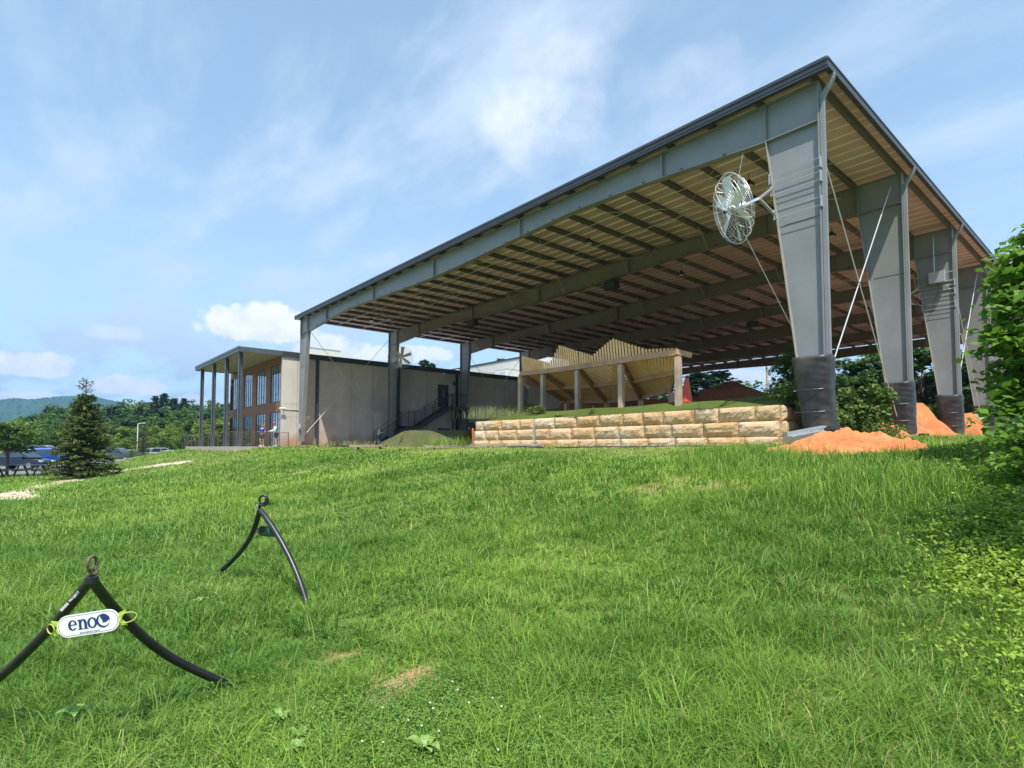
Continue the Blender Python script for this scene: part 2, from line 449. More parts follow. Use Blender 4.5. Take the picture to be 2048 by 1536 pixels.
for i in range(NF):
    y = Y1 + i*BAY
    steel = M['steel'] if i == 0 else M['steel2']
    for sd in 'LR':
        c = pb(col_mesh(sd, y), 'column', [M['steel'], M['steel'], M['flange'] if sd == 'R' else M['steel'], M['darksteel']])
    # rafter
    xa, xb_ = XL+1.43, XR-1.43
    xs = np.linspace(xa, xb_, 49)
    mb = MB()
    bot = [(x, raf_bottom(x)) for x in xs]
    mb.prism(bot + [(xb_, ZT-.02), (xa, ZT-.02)], (0, y-.006, 0), (1,0,0), (0,0,1), (0,1,0), .012, 0)
    mb.box(xa, xb_, y-FW, y+FW, ZT-.02, ZT, 0)
    for (a, za), (b, zb) in zip(bot[:-1], bot[1:]):
        mb.bar((a, y, za-.01), (b, y, zb-.01), 2*FW, .02, (0,0,1), 0)
    for u in (-.74, -.36, 0, .36, .74):
        x = XM + u*(XR-XL)/2
        mb.box(x-.025, x+.025, y-FW-.004, y+FW+.004, raf_bottom(x)-.03, ZT-.021, 0)
    for x in np.arange(xa+.9, xb_-.5, 1.5):
        mb.box(x-.05, x+.05, y-.03, y-.006, raf_bottom(x)+.04, raf_bottom(x)+.12, 1)
    pb(mb, 'rafter', [steel, M['darksteel']])
# footings
for i in range(NF):
    y = Y1 + i*BAY
    mb = MB().box(XR-.95, XR+.35, y-.55, y+.55, -.3, ZB-.004)
    pb(mb, 'footing', M['footing'], bevel=.02)
    mb = MB().box(XL-.35, XL+.95, y-.5, y+.5, -.4, ZB-.3)
    pb(mb, 'footing', M['footing'], bevel=.02)
YF, YB, XW, XE = 15.66, Y1+BAY*(NF-1)+.5, XL-.30, XR+.27
# purlins (Z sections)
npur = 26
PX = [XL+.08 + (XR-XL-.16)*k/(npur-1) for k in range(npur)]
for k, x in enumerate(PX):
    mb = MB()
    mb.box(x-.003, x+.003, YF+.03, YB-.03, ZT+.006, ZT+.212)
    mb.box(x-.065, x-.003, YF+.03, YB-.03, ZT+.004, ZT+.010)
    mb.box(x+.003, x+.065, YF+.03, YB-.03, ZT+.206, ZT+.212)
    mb.box(x-.065, x-.060, YF+.03, YB-.03, ZT+.010, ZT+.03)
    pb(mb, 'purlin', M['purl'])
# roof deck with ribs running across the purlins
mb = MB()
y = YF+.02; prof = []
while y < YB-.02:
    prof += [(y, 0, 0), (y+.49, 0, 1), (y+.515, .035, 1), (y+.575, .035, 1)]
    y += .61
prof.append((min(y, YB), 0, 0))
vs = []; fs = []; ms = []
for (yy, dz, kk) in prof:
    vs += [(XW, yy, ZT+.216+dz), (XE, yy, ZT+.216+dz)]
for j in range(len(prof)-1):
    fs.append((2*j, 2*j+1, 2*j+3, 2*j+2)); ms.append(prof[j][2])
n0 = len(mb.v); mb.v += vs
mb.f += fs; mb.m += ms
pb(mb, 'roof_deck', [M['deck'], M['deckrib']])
mb = MB().box(XW, XE, YF+.01, YB, ZT+.268, ZT+.285)
pb(mb, 'roof_sheet', M['darksteel'])
# fascia and gutters
mb = MB()
mb.box(XW-.02, XE+.12, YF-.06, YF, ZT+.02, ZT+.31); mb.box(XW-.02, XE+.12, YF-.085, YF-.062, ZT+.24, ZT+.33)
mb.box(XW-.02, XE+.12, YF-.075, YF-.062, ZT+.10, ZT+.115); mb.box(XW, XE+.1, YF-.058, YF+.10, ZT+.03, ZT+.038)
pb(mb, 'fascia', M['darksteel'])
for x0, x1, s in ((XE, XE+.13, 1), (XW-.13, XW, -1)):
    mb = MB()
    mb.box(x0, x1, YF-.058, YB, ZT+.07, ZT+.09); mb.box(x1-.012 if s > 0 else x0, x1 if s > 0 else x0+.012, YF-.058, YB, ZT+.092, ZT+.30)
    mb.box(x0 if s > 0 else x1-.01, x0+.01 if s > 0 else x1, YF, YB, ZT+.092, ZT+.29)
    mb.box(x1 if s > 0 else x0-.02, x1+.02 if s > 0 else x0, YF-.058, YB, ZT+.27, ZT+.315)
    pb(mb, 'gutter', M['darksteel'])
# downspouts: curve out from the gutter then run down the outer flange
for i in range(5):
    y = Y1 + i*BAY
    xg = XE+.08; xc = XR+.085
    pts = [(xg, y, ZT+.10)]
    for t in np.linspace(0, 1, 8):
        pts.append((xg + (xc-xg)*sstep(t), y, ZT-.0 - .55*t))
    mb = MB()
    for a, b in zip(pts[:-1], pts[1:]): mb.bar(a, b, .11, .11, (0,1,0))
    mb.box(xc-.055, xc+.055, y-.055, y+.055, ZB+.3, ZT-.55)
    pb(mb, 'downspout', M['steel'])
# flange braces on the inner rafters
for i in range(1, NF):
    y = Y1 + i*BAY
    for k in range(2, npur-1, 3):
        x = PX[k]
        mb = MB().bar((x, y-.10, raf_bottom(x)+.05), (x+.05, y-.95, ZT+.05), .05, .05)
        pb(mb, 'brace', M['flange'])
# rod bracing in the roof plane and sag rods
for i in range(0, NF-1):
    y = Y1 + i*BAY
    if i in (0, 2, 4):
        for (xa, xb2) in ((XL+2, XL+11), (XL+11, XM), (XM, XR-11), (XR-11, XR-2)):
            pb(MB().tube([(xa, y, 9.72), (xb2, y+BAY, 9.72)], .013, 5).tube([(xb2, y, 9.70), (xa, y+BAY, 9.70)], .013, 5), 'brace_rod', M['galv'])
    pb(MB().tube([(XL+.5, y+BAY*.36, ZT-.03), (XR-.5, y+BAY*.36, ZT-.03)], .016, 5).tube([(XL+.5, y+BAY*.64, ZT-.03), (XR-.5, y+BAY*.64, ZT-.03)], .016, 5), 'sag_rod', M['galv'])
for (i, x) in ((0, XR-.3), (2, XR-.3), (4, XR-.3), (0, XL+.4), (2, XL+.4)):
    y = Y1 + i*BAY
    pb(MB().tube([(x, y+.05, 9.6), (x, y+BAY-.05, .75)], .019, 6), 'brace_rod', M['galvwhite'])
    pb(MB().tube([(x-.04, y+.05, .75), (x-.04, y+BAY-.05, 9.6)], .019, 6), 'brace_rod', M['galvwhite'])
# paper notice on the left front column
pb(MB().box(XL+.12, XL+.40, Y1-.160, Y1-.150, 1.45, 1.78), 'paper_notice', M['white'])
pb(MB().box(XL+.17, XL+.35, Y1-.164, Y1-.1605, 1.53, 1.70), 'notice_print', pmat('notice_print', (.32,.34,.38), (.5,.5,.52), 40, .8))

# crash pads round the right-hand columns
def pad_mesh(y, zt, seed, zb=.45):
    rnd = random.Random(seed); mb = MB()
    n = 40; k = 34; vs = []
    ph = [rnd.random()*6 for _ in range(6)]
    for a in range(k+1):
        t = a/k; z = zb + (zt-zb)*t
        hx = .36 + .14*t; hy = .34 + .06*t; cx = XR-.25-.14*t + .07
        for j in range(n):
            an = 2*math.pi*j/n; c, s_ = math.cos(an), math.sin(an); p = 3.2
            q = (abs(c)**p + abs(s_)**p)**(-1/p)
            # cloth wrinkles pulled towards the strapped corner
            wv = .007*math.sin(z*27 + ph[0] + 2.6*math.sin(an*1.5+ph[1]) + 2*math.sin(z*5+ph[4]))*max(0, math.cos(an-5.4))**3 + .006*math.sin(z*5+an*3+ph[2]) + .005*math.sin(z*11-an*4+ph[5])
            if a in (0, k): wv -= .02
            vs.append((cx + (hx+wv)*q*c, y + (hy+wv)*q*s_, z + .03*math.sin(an*2+ph[3])*(t > .95)))
    fs = [(a*n+j, a*n+(j+1)%n, (a+1)*n+(j+1)%n, (a+1)*n+j) for a in range(k) for j in range(n)]
    fs.append(tuple(k*n+j for j in range(n)))
    mb.add(vs, fs); return mb
padl = ['tall wrinkled black pad wrapped round the nearest column by the stone wall',
        'black pad with open strapped seam round the second column above the dirt pile',
        'black pad leaning slightly round the third column between orange dirt ramps',
        'dark pad round the fourth column half behind the green weeds',
        'dark pad round the fifth column mostly hidden by the leafy tree']
for i in range(5):
    y = Y1 + i*BAY
    t = thing('column_pad', padl[i], 'crash pad', (XR, y, ZB), 0, 'black pads round the right-hand columns')
    mb = pad_mesh(y, (2.44, 2.34, 2.34, 2.25, 2.25)[i], i)
    mb.v = [(v[0]-XR, v[1]-y, v[2]-ZB) for v in mb.v]
    mb.build('cover', M['padv'], t, smooth=True)
    mb = MB()
    for zz in (.55, 1.15):
        mb.tube([(-.30+.60*math.cos(a)*.84, .45*math.sin(a), zz+.05*math.sin(a)) for a in np.linspace(0, 2*math.pi, 24, endpoint=False)], .010, 5, closed=True)
    mb.build('strap', M['darksteel'], t)

# high-bay lamps
def lamp_mesh():
    t = thing('high_bay_lamp', '', 'lamp', (0,0,0), 0, 'round lamps under the pavilion roof')
    MB().lathe([(.02,.0),(.17,.0),(.20,.03),(.19,.09),(.10,.13),(.07,.22),(.02,.24)], (0,0,0), 18).build('housing', M['black'], t, smooth=False)
    MB().lathe([(.0,-.012),(.145,-.012),(.15,-.002),(.0,-.001)], (0,0,0), 18).build('lens', pmat('lamp_lens', (.6,.56,.48), None, rough=.25), t)
    MB().tube([(0,0,.23),(0,0,.48)], .012, 6).build('hook', M['darksteel'], t)
    return t
lamps = [((1498,372),'round black lamp just behind the big cage fan'),((1178,487),'round black lamp in the front bay, right of the roof middle'),
 ((980,558),'round black lamp in the front bay over the middle of the roof'),((845,606),'small round lamp in the front bay, second from the left column'),((743,642),'small round lamp in the front bay, nearest the left column'),
 ((1663,473),'round black lamp seen between the first and second right columns'),((1363,550),'round black lamp in the second bay, lower left of the big cage fan'),((1160,603),'round black lamp in the second bay above the wooden structure'),
 ((1498,602),'small round lamp in the third bay, above the stone wall'),((1300,639),'small round lamp in the third bay, above the wooden structure')]
l0 = lamp_mesh()
for k, ((px, py), lb) in enumerate(lamps):
    p = at_z(px, py, 9.52)
    if k == 0: l0.location = p; l0['label'] = lb
    else: dup(l0, p, label=lb)
# loudspeakers hung below the rafters
def speaker(px, py, lb, fr):
    p = at_y(px, py, Y1 + fr*BAY)
    t = thing('loudspeaker', lb, 'speaker', (p.x, p.y-.02, raf_bottom(p.x)-.62), 0, 'black loudspeakers under the rafters')
    MB().prism([(-.42,.0),(.42,.0),(.36,.42),(-.36,.42)], (0,-.22,.05), (1,0,0), (0,0,1), (0,1,0), .42).build('cabinet', M['black'], t, bevel=.02)
    MB().prism([(-.36,.05),(.36,.05),(.31,.37),(-.31,.37)], (0,-.235,.05), (1,0,0), (0,0,1), (0,1,0), .012).build('grille', M['darksteel'], t)
    for xx_ in (-.3, .3): MB().bar((xx_,0,.47),(xx_,0,.62),.03,.03).build('bracket', M['darksteel'], t)
speaker(1224, 576, 'black loudspeaker under the middle of the second rafter', 1)
speaker(946, 644, 'black loudspeaker under the left part of the second rafter', 1)
speaker(1506, 658, 'dusty loudspeaker under the fourth rafter, right of the wooden structure', 3)

# big cage fans
def fan(loc, nrm, scale=1.0, label='', bracket=None, up=Vector((0,0,1))):
    t = thing('cage_fan', label, 'fan', loc, 0, 'large cage fans on the columns')
    n = Vector(nrm).normalized(); q = n.to_track_quat('Z', 'Y'); Rm = q.to_matrix()
    def W(p): return Rm @ (Vector(p)*scale)
    Rr = .97; dep = .24
    mb = MB()
    for sgn in (1, -1):
        for r in np.linspace(.14, Rr, 11):
            zz = sgn*dep*(1 - (r/Rr)**4)**.5 if r < Rr else 0
            mb.tube([W((r*math.cos(a), r*math.sin(a), zz)) for a in np.linspace(0, 2*math.pi, 30, endpoint=False)], .0036*scale, 4, closed=True)
        for k in range(20):
            a = 2*math.pi*k/20
            mb.tube([W((r*math.cos(a), r*math.sin(a), sgn*dep*max(0, 1-(r/Rr)**4)**.5)) for r in np.linspace(.1, Rr, 8)], .004*scale, 4)
    mb.tube([W((Rr*math.cos(a), Rr*math.sin(a), 0)) for a in np.linspace(0, 2*math.pi, 36, endpoint=False)], .011*scale, 5, closed=True)
    mb.build('cage', M['galvwhite'], t)
    for k in range(6):
        a = 2*math.pi*k/6 + .35; mb = MB(); vs = []; 
        for r, wd, tw in ((.12,.11,.55),(.45,.14,.42),(.88,.16,.28)):
            for s_ in (-1, 1):
                for h in (-.004, .004):
                    vs.append(W((r*math.cos(a)-s_*wd*math.sin(a)*math.cos(tw), r*math.sin(a)+s_*wd*math.cos(a)*math.cos(tw), s_*wd*math.sin(tw)+h)))
        fs = []
        for j in range(2):
            o = j*4; fs += [(o,o+4,o+6,o+2),(o+1,o+3,o+7,o+5),(o,o+1,o+5,o+4),(o+2,o+6,o+7,o+3)]
        fs += [(0,2,3,1),(8,9,11,10)]
        mb.add(vs, fs); mb.build('blade', M['white'], t)
    mb = MB().tube([W((0,0,-.34)), W((0,0,.12))], [.12*scale,.09*scale], 14); mb.build('motor', M['galv'], t)
    mb = MB()
    for a in (.5, 2.07, 3.64, 5.21):
        mb.tube([W((0,0,-.26)), W((Rr*math.cos(a), Rr*math.sin(a), -.02))], .016*scale, 6)
    mb.build('strut', M['darksteel'], t)
    if bracket:
        loc = Vector(loc)
        mb = MB(); j = Vector(bracket['joint']) - loc
        mb.bar(W((0,0,-.3)), j, .07, .07)
        for p in bracket['ends']: mb.bar(j, Vector(p)-loc, .075, .05)
        mb.build('arm', M['galv'], t)
        for p in bracket['plates']:
            p = Vector(p)-loc
            MB().box(p.x-.012, p.x+.012, p.y-.17, p.y+.17, p.z-.15, p.z+.15).build('mounting_plate', M['galv'], t)
        mb = MB()
        for p in bracket['plates'][:3]:
            p = Vector(p)-loc
            for dz in (-.11, .11):
                for dy in (-.15,):
                    xo_ = bracket['xo']-loc.x
                    mb.tube([(p.x, p.y+dy, p.z+dz), (xo_, p.y+dy, p.z+dz)], .008, 5)
        mb.build('tie_rod', M['galv'], t)
    return t
def innerx(z, s=1):
    """x of the inner flange at height z"""
    k = (z-ZB)/(ZK-ZB); return (XR-.48-.94*k) if s > 0 else (XL+.48+.94*k)
def colplates(s, i, zs):
    y = Y1 + i*BAY; xo = (XR+.045) if s > 0 else (XL-.045)
    return [(innerx(z, s) - s*.035, y, z) for z in zs] + [(xo, y, z) for z in zs]
c1 = at_d(1466, 418, 15.3)
zs = (7.70, 7.32, 6.62)
fanA = fan(c1, (-.62,-.75,-.30), 1.0, 'large cage fan with white blades hung beside the nearest right column',
    dict(joint=at_d(1518, 397, 15.2), ends=[(innerx(7.5)-.03, Y1, 7.5), (innerx(6.6)-.03, Y1, 6.6)], plates=colplates(1, 0, zs), xo=XR+.045))
loc = Vector(c1)
mb = MB().tube([(0,0,.0), at_y(1487, 300, Y1)-loc], .007, 5).tube([(.02,-.05,-.1), Vector((innerx(3.35)-.02, Y1-.1, 3.35))-loc], .009, 5)
mb.build('safety_cable', M['galv'], fanA)
yc = Y1+BAY; c2 = at_d(803, 714, 47.0)
zs2 = (7.9, 7.5, 6.9)
fan(c2, (.62,-.45,-.30), 1.0, 'large cage fan on the second left column, against the concrete wall',
    dict(joint=c2+Vector((-.45,.35,.15)), ends=[(innerx(7.5,-1)+.03, yc, 7.5), (innerx(6.9,-1)+.03, yc, 6.9)], plates=colplates(-1, 1, zs2), xo=XL-.045))
yc = Y1+2*BAY; c3 = Vector((innerx(7)-1.55, yc+.1, 6.9))
fan(c3, (-.6,-.6,-.3), 1.0, 'cage fan whose arm reaches from the third right column, mostly hidden behind the second column',
    dict(joint=c3+Vector((.75,-.15,.1)), ends=[(innerx(7.5)-.03, yc, 7.5), (innerx(6.6)-.03, yc, 6.6)], plates=colplates(1, 2, (7.45,7.05,6.45)), xo=XR+.045))
# electrical box on the third right column
t = thing('electrical_box', 'pale metal electrical box with conduit on the third right column', 'electrical box', (XR-.55, yc-.26, 7.75))
MB().box(-.30,.30,-.14,.14,-.26,.26).build('enclosure', M['galv'], t, bevel=.01)
MB().tube([(-.1,0,.265),(-.1,0,1.9)], .022, 8).build('conduit', M['galv'], t)
MB().tube([(0,.0,-.26),(.05,.02,-.6),(-.25,.03,-1.3),(-.75,.05,-1.15),(-1.0,.1,-.9)], .014, 6).build('cable', M['black'], t)
for zz_ in (.2, -.2): MB().bar((.28,.12,zz_),(.55,.12,zz_),.04,.04).build('bracket', M['galv'], t)
# ---------------------------------------------------------------- climbing hall (concrete building) with glazed front and deep canopy
M['wood'] = pmat('stained_cedar_boards', (.19,.078,.032), (.29,.125,.055), 2.0, .6, 0, .15, 14, stretch=(1,1,9))
M['csteel'] = pmat('dark_canopy_steel', (.075,.085,.10), (.10,.112,.128), 2, .45)
M['soffit'] = pmat('pale_soffit_boards', (.30,.27,.19), (.36,.33,.24), 2.5, .6, stretch=(1,6,1))
M['frame'] = pmat('black_window_frame', (.02,.022,.025), (.03,.03,.033), 3, .35)
def glassmat():
    m = bpy.data.materials.new('reflective_glass'); m.use_nodes = True
    b = m.node_tree.nodes['Principled BSDF']; b.inputs['Base Color'].default_value = (.40,.43,.45,1); b.inputs['Roughness'].default_value = .05
    b.inputs['Metallic'].default_value = .85; b.inputs['Specular IOR Level'].default_value = .9
    return m
M['glass'] = glassmat()
WX, WY, WTOP = -44.35, 14.80, 7.35
hall = thing('climbing_hall', 'two-storey tilt-up concrete hall with a glazed timber front under a deep dark canopy', 'building', (WX, WY, 0))
def hb(mb, name, mat, parent=hall, **k):
    mb.v = [(v[0]-WX, v[1]-WY, v[2]) for v in mb.v]; return mb.build(name, mat, parent, **k)
def wall_mat():
    """tilt-up panels: form lines, slightly different pours, rain streaks and red splashed clay near the ground"""
    m = pmat('stained_tilt_up_concrete', (.55,.50,.445), (.61,.56,.50), .9, .9, 0, .2, 16, c3=(.48,.435,.39), s3=.4, spec=.2)
    nt = m.node_tree; N = nt.nodes.new; L = nt.links.new; b = nt.nodes['Principled BSDF']
    src = b.inputs['Base Color'].links[0].from_socket
    tc = N('ShaderNodeTexCoord'); sp = N('ShaderNodeSeparateXYZ'); L(tc.outputs['Object'], sp.inputs[0])
    n = N('ShaderNodeTexNoise'); n.inputs['Scale'].default_value = 1.1; n.inputs['Detail'].default_value = 6; L(tc.outputs['Object'], n.inputs[0])
    ad = N('ShaderNodeMath'); ad.operation = 'MULTIPLY_ADD'; L(n.outputs['Fac'], ad.inputs[0]); ad.inputs[1].default_value = -2.2; L(sp.outputs[2], ad.inputs[2])
    mr = N('ShaderNodeMapRange'); mr.inputs[1].default_value = .1; mr.inputs[2].default_value = -1.3; L(ad.outputs[0], mr.inputs[0])
    mx = N('ShaderNodeMix'); mx.data_type = 'RGBA'; L(mr.outputs[0], mx.inputs['Factor']); L(src, mx.inputs['A']); mx.inputs['B'].default_value = (.42,.22,.11,1)
    # streaks: noise stretched up and down
    mp = N('ShaderNodeMapping'); mp.inputs['Scale'].default_value = (1.2, 1.2, .18); L(tc.outputs['Object'], mp.inputs[0])
    ns = N('ShaderNodeTexNoise'); ns.inputs['Scale'].default_value = 1.6; ns.inputs['Detail'].default_value = 6; L(mp.outputs[0], ns.inputs[0])
    r2 = N('ShaderNodeMapRange'); r2.inputs[1].default_value = .42; r2.inputs[2].default_value = .72; r2.inputs[4].default_value = .16; L(ns.outputs['Fac'], r2.inputs[0])
    m2 = N('ShaderNodeMix'); m2.data_type = 'RGBA'; L(r2.outputs[0], m2.inputs['Factor']); L(mx.outputs['Result'], m2.inputs['A']); m2.inputs['B'].default_value = (.24,.225,.20,1)
    L(m2.outputs['Result'], b.inputs['Base Color'])
    return m
M['wall'] = wall_mat()
# panels along the long wall; joints are gaps
M['wallband'] = pmat('darker_pour_band', (.27,.25,.225), (.33,.31,.275), .9, .9, 0, .2, 16, spec=.2)
jy = [WY, 16.0, 20.5, 25.2, 31.9, 37.5, 44.0, 51.0]
for a, b in zip(jy[:-1], jy[1:]):
    hb(MB().box(WX-.25, WX, a+.012, b-.012, -.5, WTOP-.3), 'wall_panel', M['wall'])
hb(MB().box(WX-.3, WX-.26, WY, 51, -.5, WTOP-.3), 'wall_core', M['darksteel'])
# horizontal pour band between two heights (a slightly proud form line)
hb(MB().box(WX+.0, WX+.004, 15.0, 50.9, 3.35, 3.37).box(WX+.0, WX+.004, 15.0, 50.9, 2.35, 2.365), 'form_line', M['wallband'])
hb(MB().box(WX-.35, WX+.10, WY-.0, 51.0, WTOP-.30, WTOP+.12), 'parapet_cap', M['darksteel'])
# far part, back faces
hb(MB().box(-59.2, WX-.36, 50.7, 51.0, -.5, 7).box(-59.2,-59.0,WY+30.1,50.7,-.5,7), 'rear_wall', M['conc'])
hb(MB().box(-59.0, WX-.36, WY+.3, 50.6, WTOP-.7, WTOP-.5), 'flat_roof', M['white'])
for y in (17.55, 24.95, 31.35, 43.1):
    hb(MB().box(WX+.02, WX+.20, y-.11, y+.11, .2, WTOP-.31), 'downspout', M['darksteel'])
for y in (22.5, 28.0, 36.2):
    hb(MB().box(WX+.003, WX+.018, y-.02, y+.02, -.1, WTOP-.31), 'panel_joint', M['wallband'])
# doors on the side wall
def door(y0, y1, z0, z1):
    d = hb(MB().box(WX+.005, WX+.06, y0, y1, z0, z1), 'door', M['frame'])
    d.data.materials[0] = pmat('dark_grey_door', (.045,.05,.055), (.06,.065,.07), 2, .45)
    f = hb(MB().box(WX+.002, WX+.09, y0-.07, y0, z0, z1+.07).box(WX+.002, WX+.09, y1, y1+.07, z0, z1+.07).box(WX+.002, WX+.09, y0, y1, z1, z1+.07), 'door_frame', M['frame'], d)
    g = hb(MB().box(WX+.061, WX+.066, y0+.42, y0+.62, z0+1.0, z1-.4), 'door_glass', M['glass'], d)
    h = hb(MB().box(WX+.066, WX+.11, y1-.16, y1-.08, z0+.95, z0+1.05), 'handle', M['galv'], d)
door(29.3, 30.3, 3.75, 5.85)
door(32.3, 33.5, .15, 2.3)
hb(MB().box(WX+.004, WX+.03, 29.2, 30.6, 1.0, 1.75), 'low_window', M['frame'])
hb(MB().box(WX+.003, WX+.02, 30.9, 31.6, 5.95, 6.3), 'vent_plate', pmat('rusty_vent_plate', (.16,.12,.09), (.22,.17,.13), 8, .8))
# wall lamps, camera, conduit
for (px, py) in ((616, 834.5), (886.5, 748), (1009.5, 761)):
    p = at_x(px, py, WX); t = thing('wall_lamp', {616:'round pale wall lamp low on the concrete wall beside the first left column',886.5:'small pale lamp high above the upper stair door',1009.5:'small pale lamp high on the dark end of the concrete wall'}[px], 'wall lamp', p, 0, 'lamps on the concrete wall')
    MB().tube([(.0,0,0),(.10,0,0),(.16,0,-.02)], [.13,.15,.10], 12).build('housing', M['white'], t)
    MB().box(.0,.05,-.07,.07,-.22,.10).build('back_plate', M['galv'], t)
t = thing('security_camera', 'small white security camera on the corner of the concrete wall', 'camera', (WX+.01, WY+.1, 2.95))
MB().tube([(.0,0,0),(.25,-.05,.0)], .03, 6).build('arm', M['galv'], t); MB().tube([(.22,-.35,.0),(.27,.05,.03)], .07, 8).build('camera_body', M['white'], t)
hb(MB().tube([(WX+.03, WY+.15, 2.92), (WX+.03, 17.2, 2.86)], .025, 6), 'conduit', M['galv'])
# canopy over the glazed front
CYF, CXW = 11.62, -58.6
can = MB().box(CXW, WX+.10, CYF, CYF+.10, 7.10, 7.47); can.box(CXW, CXW+.1, CYF+.1, WY+30, 7.10, 7.47); can.box(WX, WX+.10, CYF+.10, WY-.01, 7.10, 7.47)
can.box(CXW-.03, WX+.13, CYF-.03, CYF-.002, 7.33, 7.50)
hb(can, 'canopy_fascia', M['csteel'])
hb(MB().box(CXW+.1, WX-.36, CYF+.1, WY+.36, 7.16, 7.40).box(WX-.359, WX, CYF+.1, WY-.01, 7.16, 7.40), 'canopy_soffit', M['soffit'])
sl = MB()
for k in range(4): sl.box(CXW+1+k*3.4, CXW+3.4+k*3.4, CYF+1.3, CYF+1.33, 7.145, 7.158)
hb(sl, 'light_slot', M['white'])
for x in (-44.75, -48.55, -52.6, -56.9):
    hb(MB().box(x-.14, x+.14, CYF+.13, CYF+.145, 0, 7.1).box(x-.14, x+.14, CYF+.375, CYF+.39, 0, 7.1).box(x-.01, x+.01, CYF+.146, CYF+.374, 0, 7.1), 'canopy_column', M['csteel'])
hb(MB().box(-57.9, -57.6, 14.0, 14.3, 0, 7.1), 'canopy_column', M['darksteel'])
# glazed timber front in the plane y = WY
yy = WY
wins = [(-47.25,-44.85),(-50.95,-48.4),(-54.6,-52.2),(-58.3,-55.9)]
tim = MB()
xs_ = [WX-.05] + [v for wdw in wins for v in (wdw[1], wdw[0])] + [-59.2]
hb(MB().box(-59.2, WX-.26, yy+.06, yy+.16, 6.55, 7.15), 'timber_band', M['wood'])
hb(MB().box(-59.2, WX-.26, yy+.06, yy+.16, 2.78, 3.55), 'timber_band', M['wood'])
prevx = WX-.26
for (a, b) in wins:
    hb(MB().box(b, prevx, yy+.05, yy+.17, 0, 2.78).box(b, prevx, yy+.05, yy+.17, 3.55, 6.55), 'timber_pier', M['wood'])
    prevx = a
    for (z0, z1, rows) in ((3.55, 6.55, (.62, 2.35)), (.0, 2.78, (.5, 2.1))):
        fr = MB()
        fr.box(a, b, yy+.08, yy+.13, z0, z0+.07).box(a, b, yy+.08, yy+.13, z1-.07, z1)
        n = 4
        for k in range(n+1):
            x = a + (b-a)*k/n; fr.box(max(a, x-.03), min(b, x+.03), yy+.075, yy+.135, z0+.071, z1-.071)
        for k in range(n):
            x = a + (b-a)*k/n
            r = rows[0] if k % 2 == 0 else rows[1]
            fr.box(x+.031, x+(b-a)/n-.031, yy+.085, yy+.125, z0+r, z0+r+.05)
        wnd = hb(fr, 'window', M['frame'])
        hb(MB().box(a, b, yy+.10, yy+.11, z0+.01, z1-.01), 'pane', M['glass'], wnd)
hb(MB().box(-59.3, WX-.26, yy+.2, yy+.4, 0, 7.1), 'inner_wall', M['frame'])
hb(MB().box(-59.3,-59.2, yy+.06, yy+30, 0, 7.1), 'side_wall', M['wood'])
# terrace slab and steps
ter = thing('terrace', 'pale concrete terrace slab under the railing in front of the glazed hall', 'terrace', (-51, 13, 0))
MB().box(-8.2, 7.9, -1.9, 1.78, -2.2, .03).build('slab', pmat('terrace_concrete', (.42,.37,.31), (.36,.32,.27), 2, .9, 0, .1), ter)
# railing around the terrace
def railing(name, label, pts, z0s, h, nb, post_every, mat, rb=.012, top=.025):
    t = thing(name, label, 'railing', pts[0]); o = Vector(pts[0])
    for k, (a, b) in enumerate(zip(pts[:-1], pts[1:])):
        a = Vector(a)-o; b = Vector(b)-o; Lx = (b-a).length; n = max(1, round(Lx/post_every))
        for j in range(n+1 if k == len(pts)-2 else n):
            p = a.lerp(b, j/n); MB().box(p.x-.025, p.x+.025, p.y-.025, p.y+.025, p.z, p.z+h).build('post', mat, t)
        rl = MB()
        for j in range(nb):
            zz = h*(.12 + .78*j/(nb-1)); rl.tube([a+Vector((0,0,zz)), b+Vector((0,0,zz))], rb, 5)
        rl.build('rail_bars', mat, t)
        MB().bar(a+Vector((0,0,h)), b+Vector((0,0,h)), .05, .04).build('top_rail', mat, t)
    return t
M['rail'] = pmat('rusty_brown_rail', (.12,.10,.095), (.17,.12,.09), 5, .6, .3)
railing('terrace_railing', 'grey horizontal bar railing along the terrace edge where two people stand', [(-59.0,11.25,.03),(-43.35,11.25,.03),(-43.0,14.9,.0)], 0, 1.08, 7, 1.55, M['rail'])
t = thing('fence_post', 'dark short post at the left end of the terrace railing', 'post', (-59.5,11.2,-1.7)); MB().box(-.12,.12,-.12,.12,0,2.7).build('post', M['darksteel'], t)
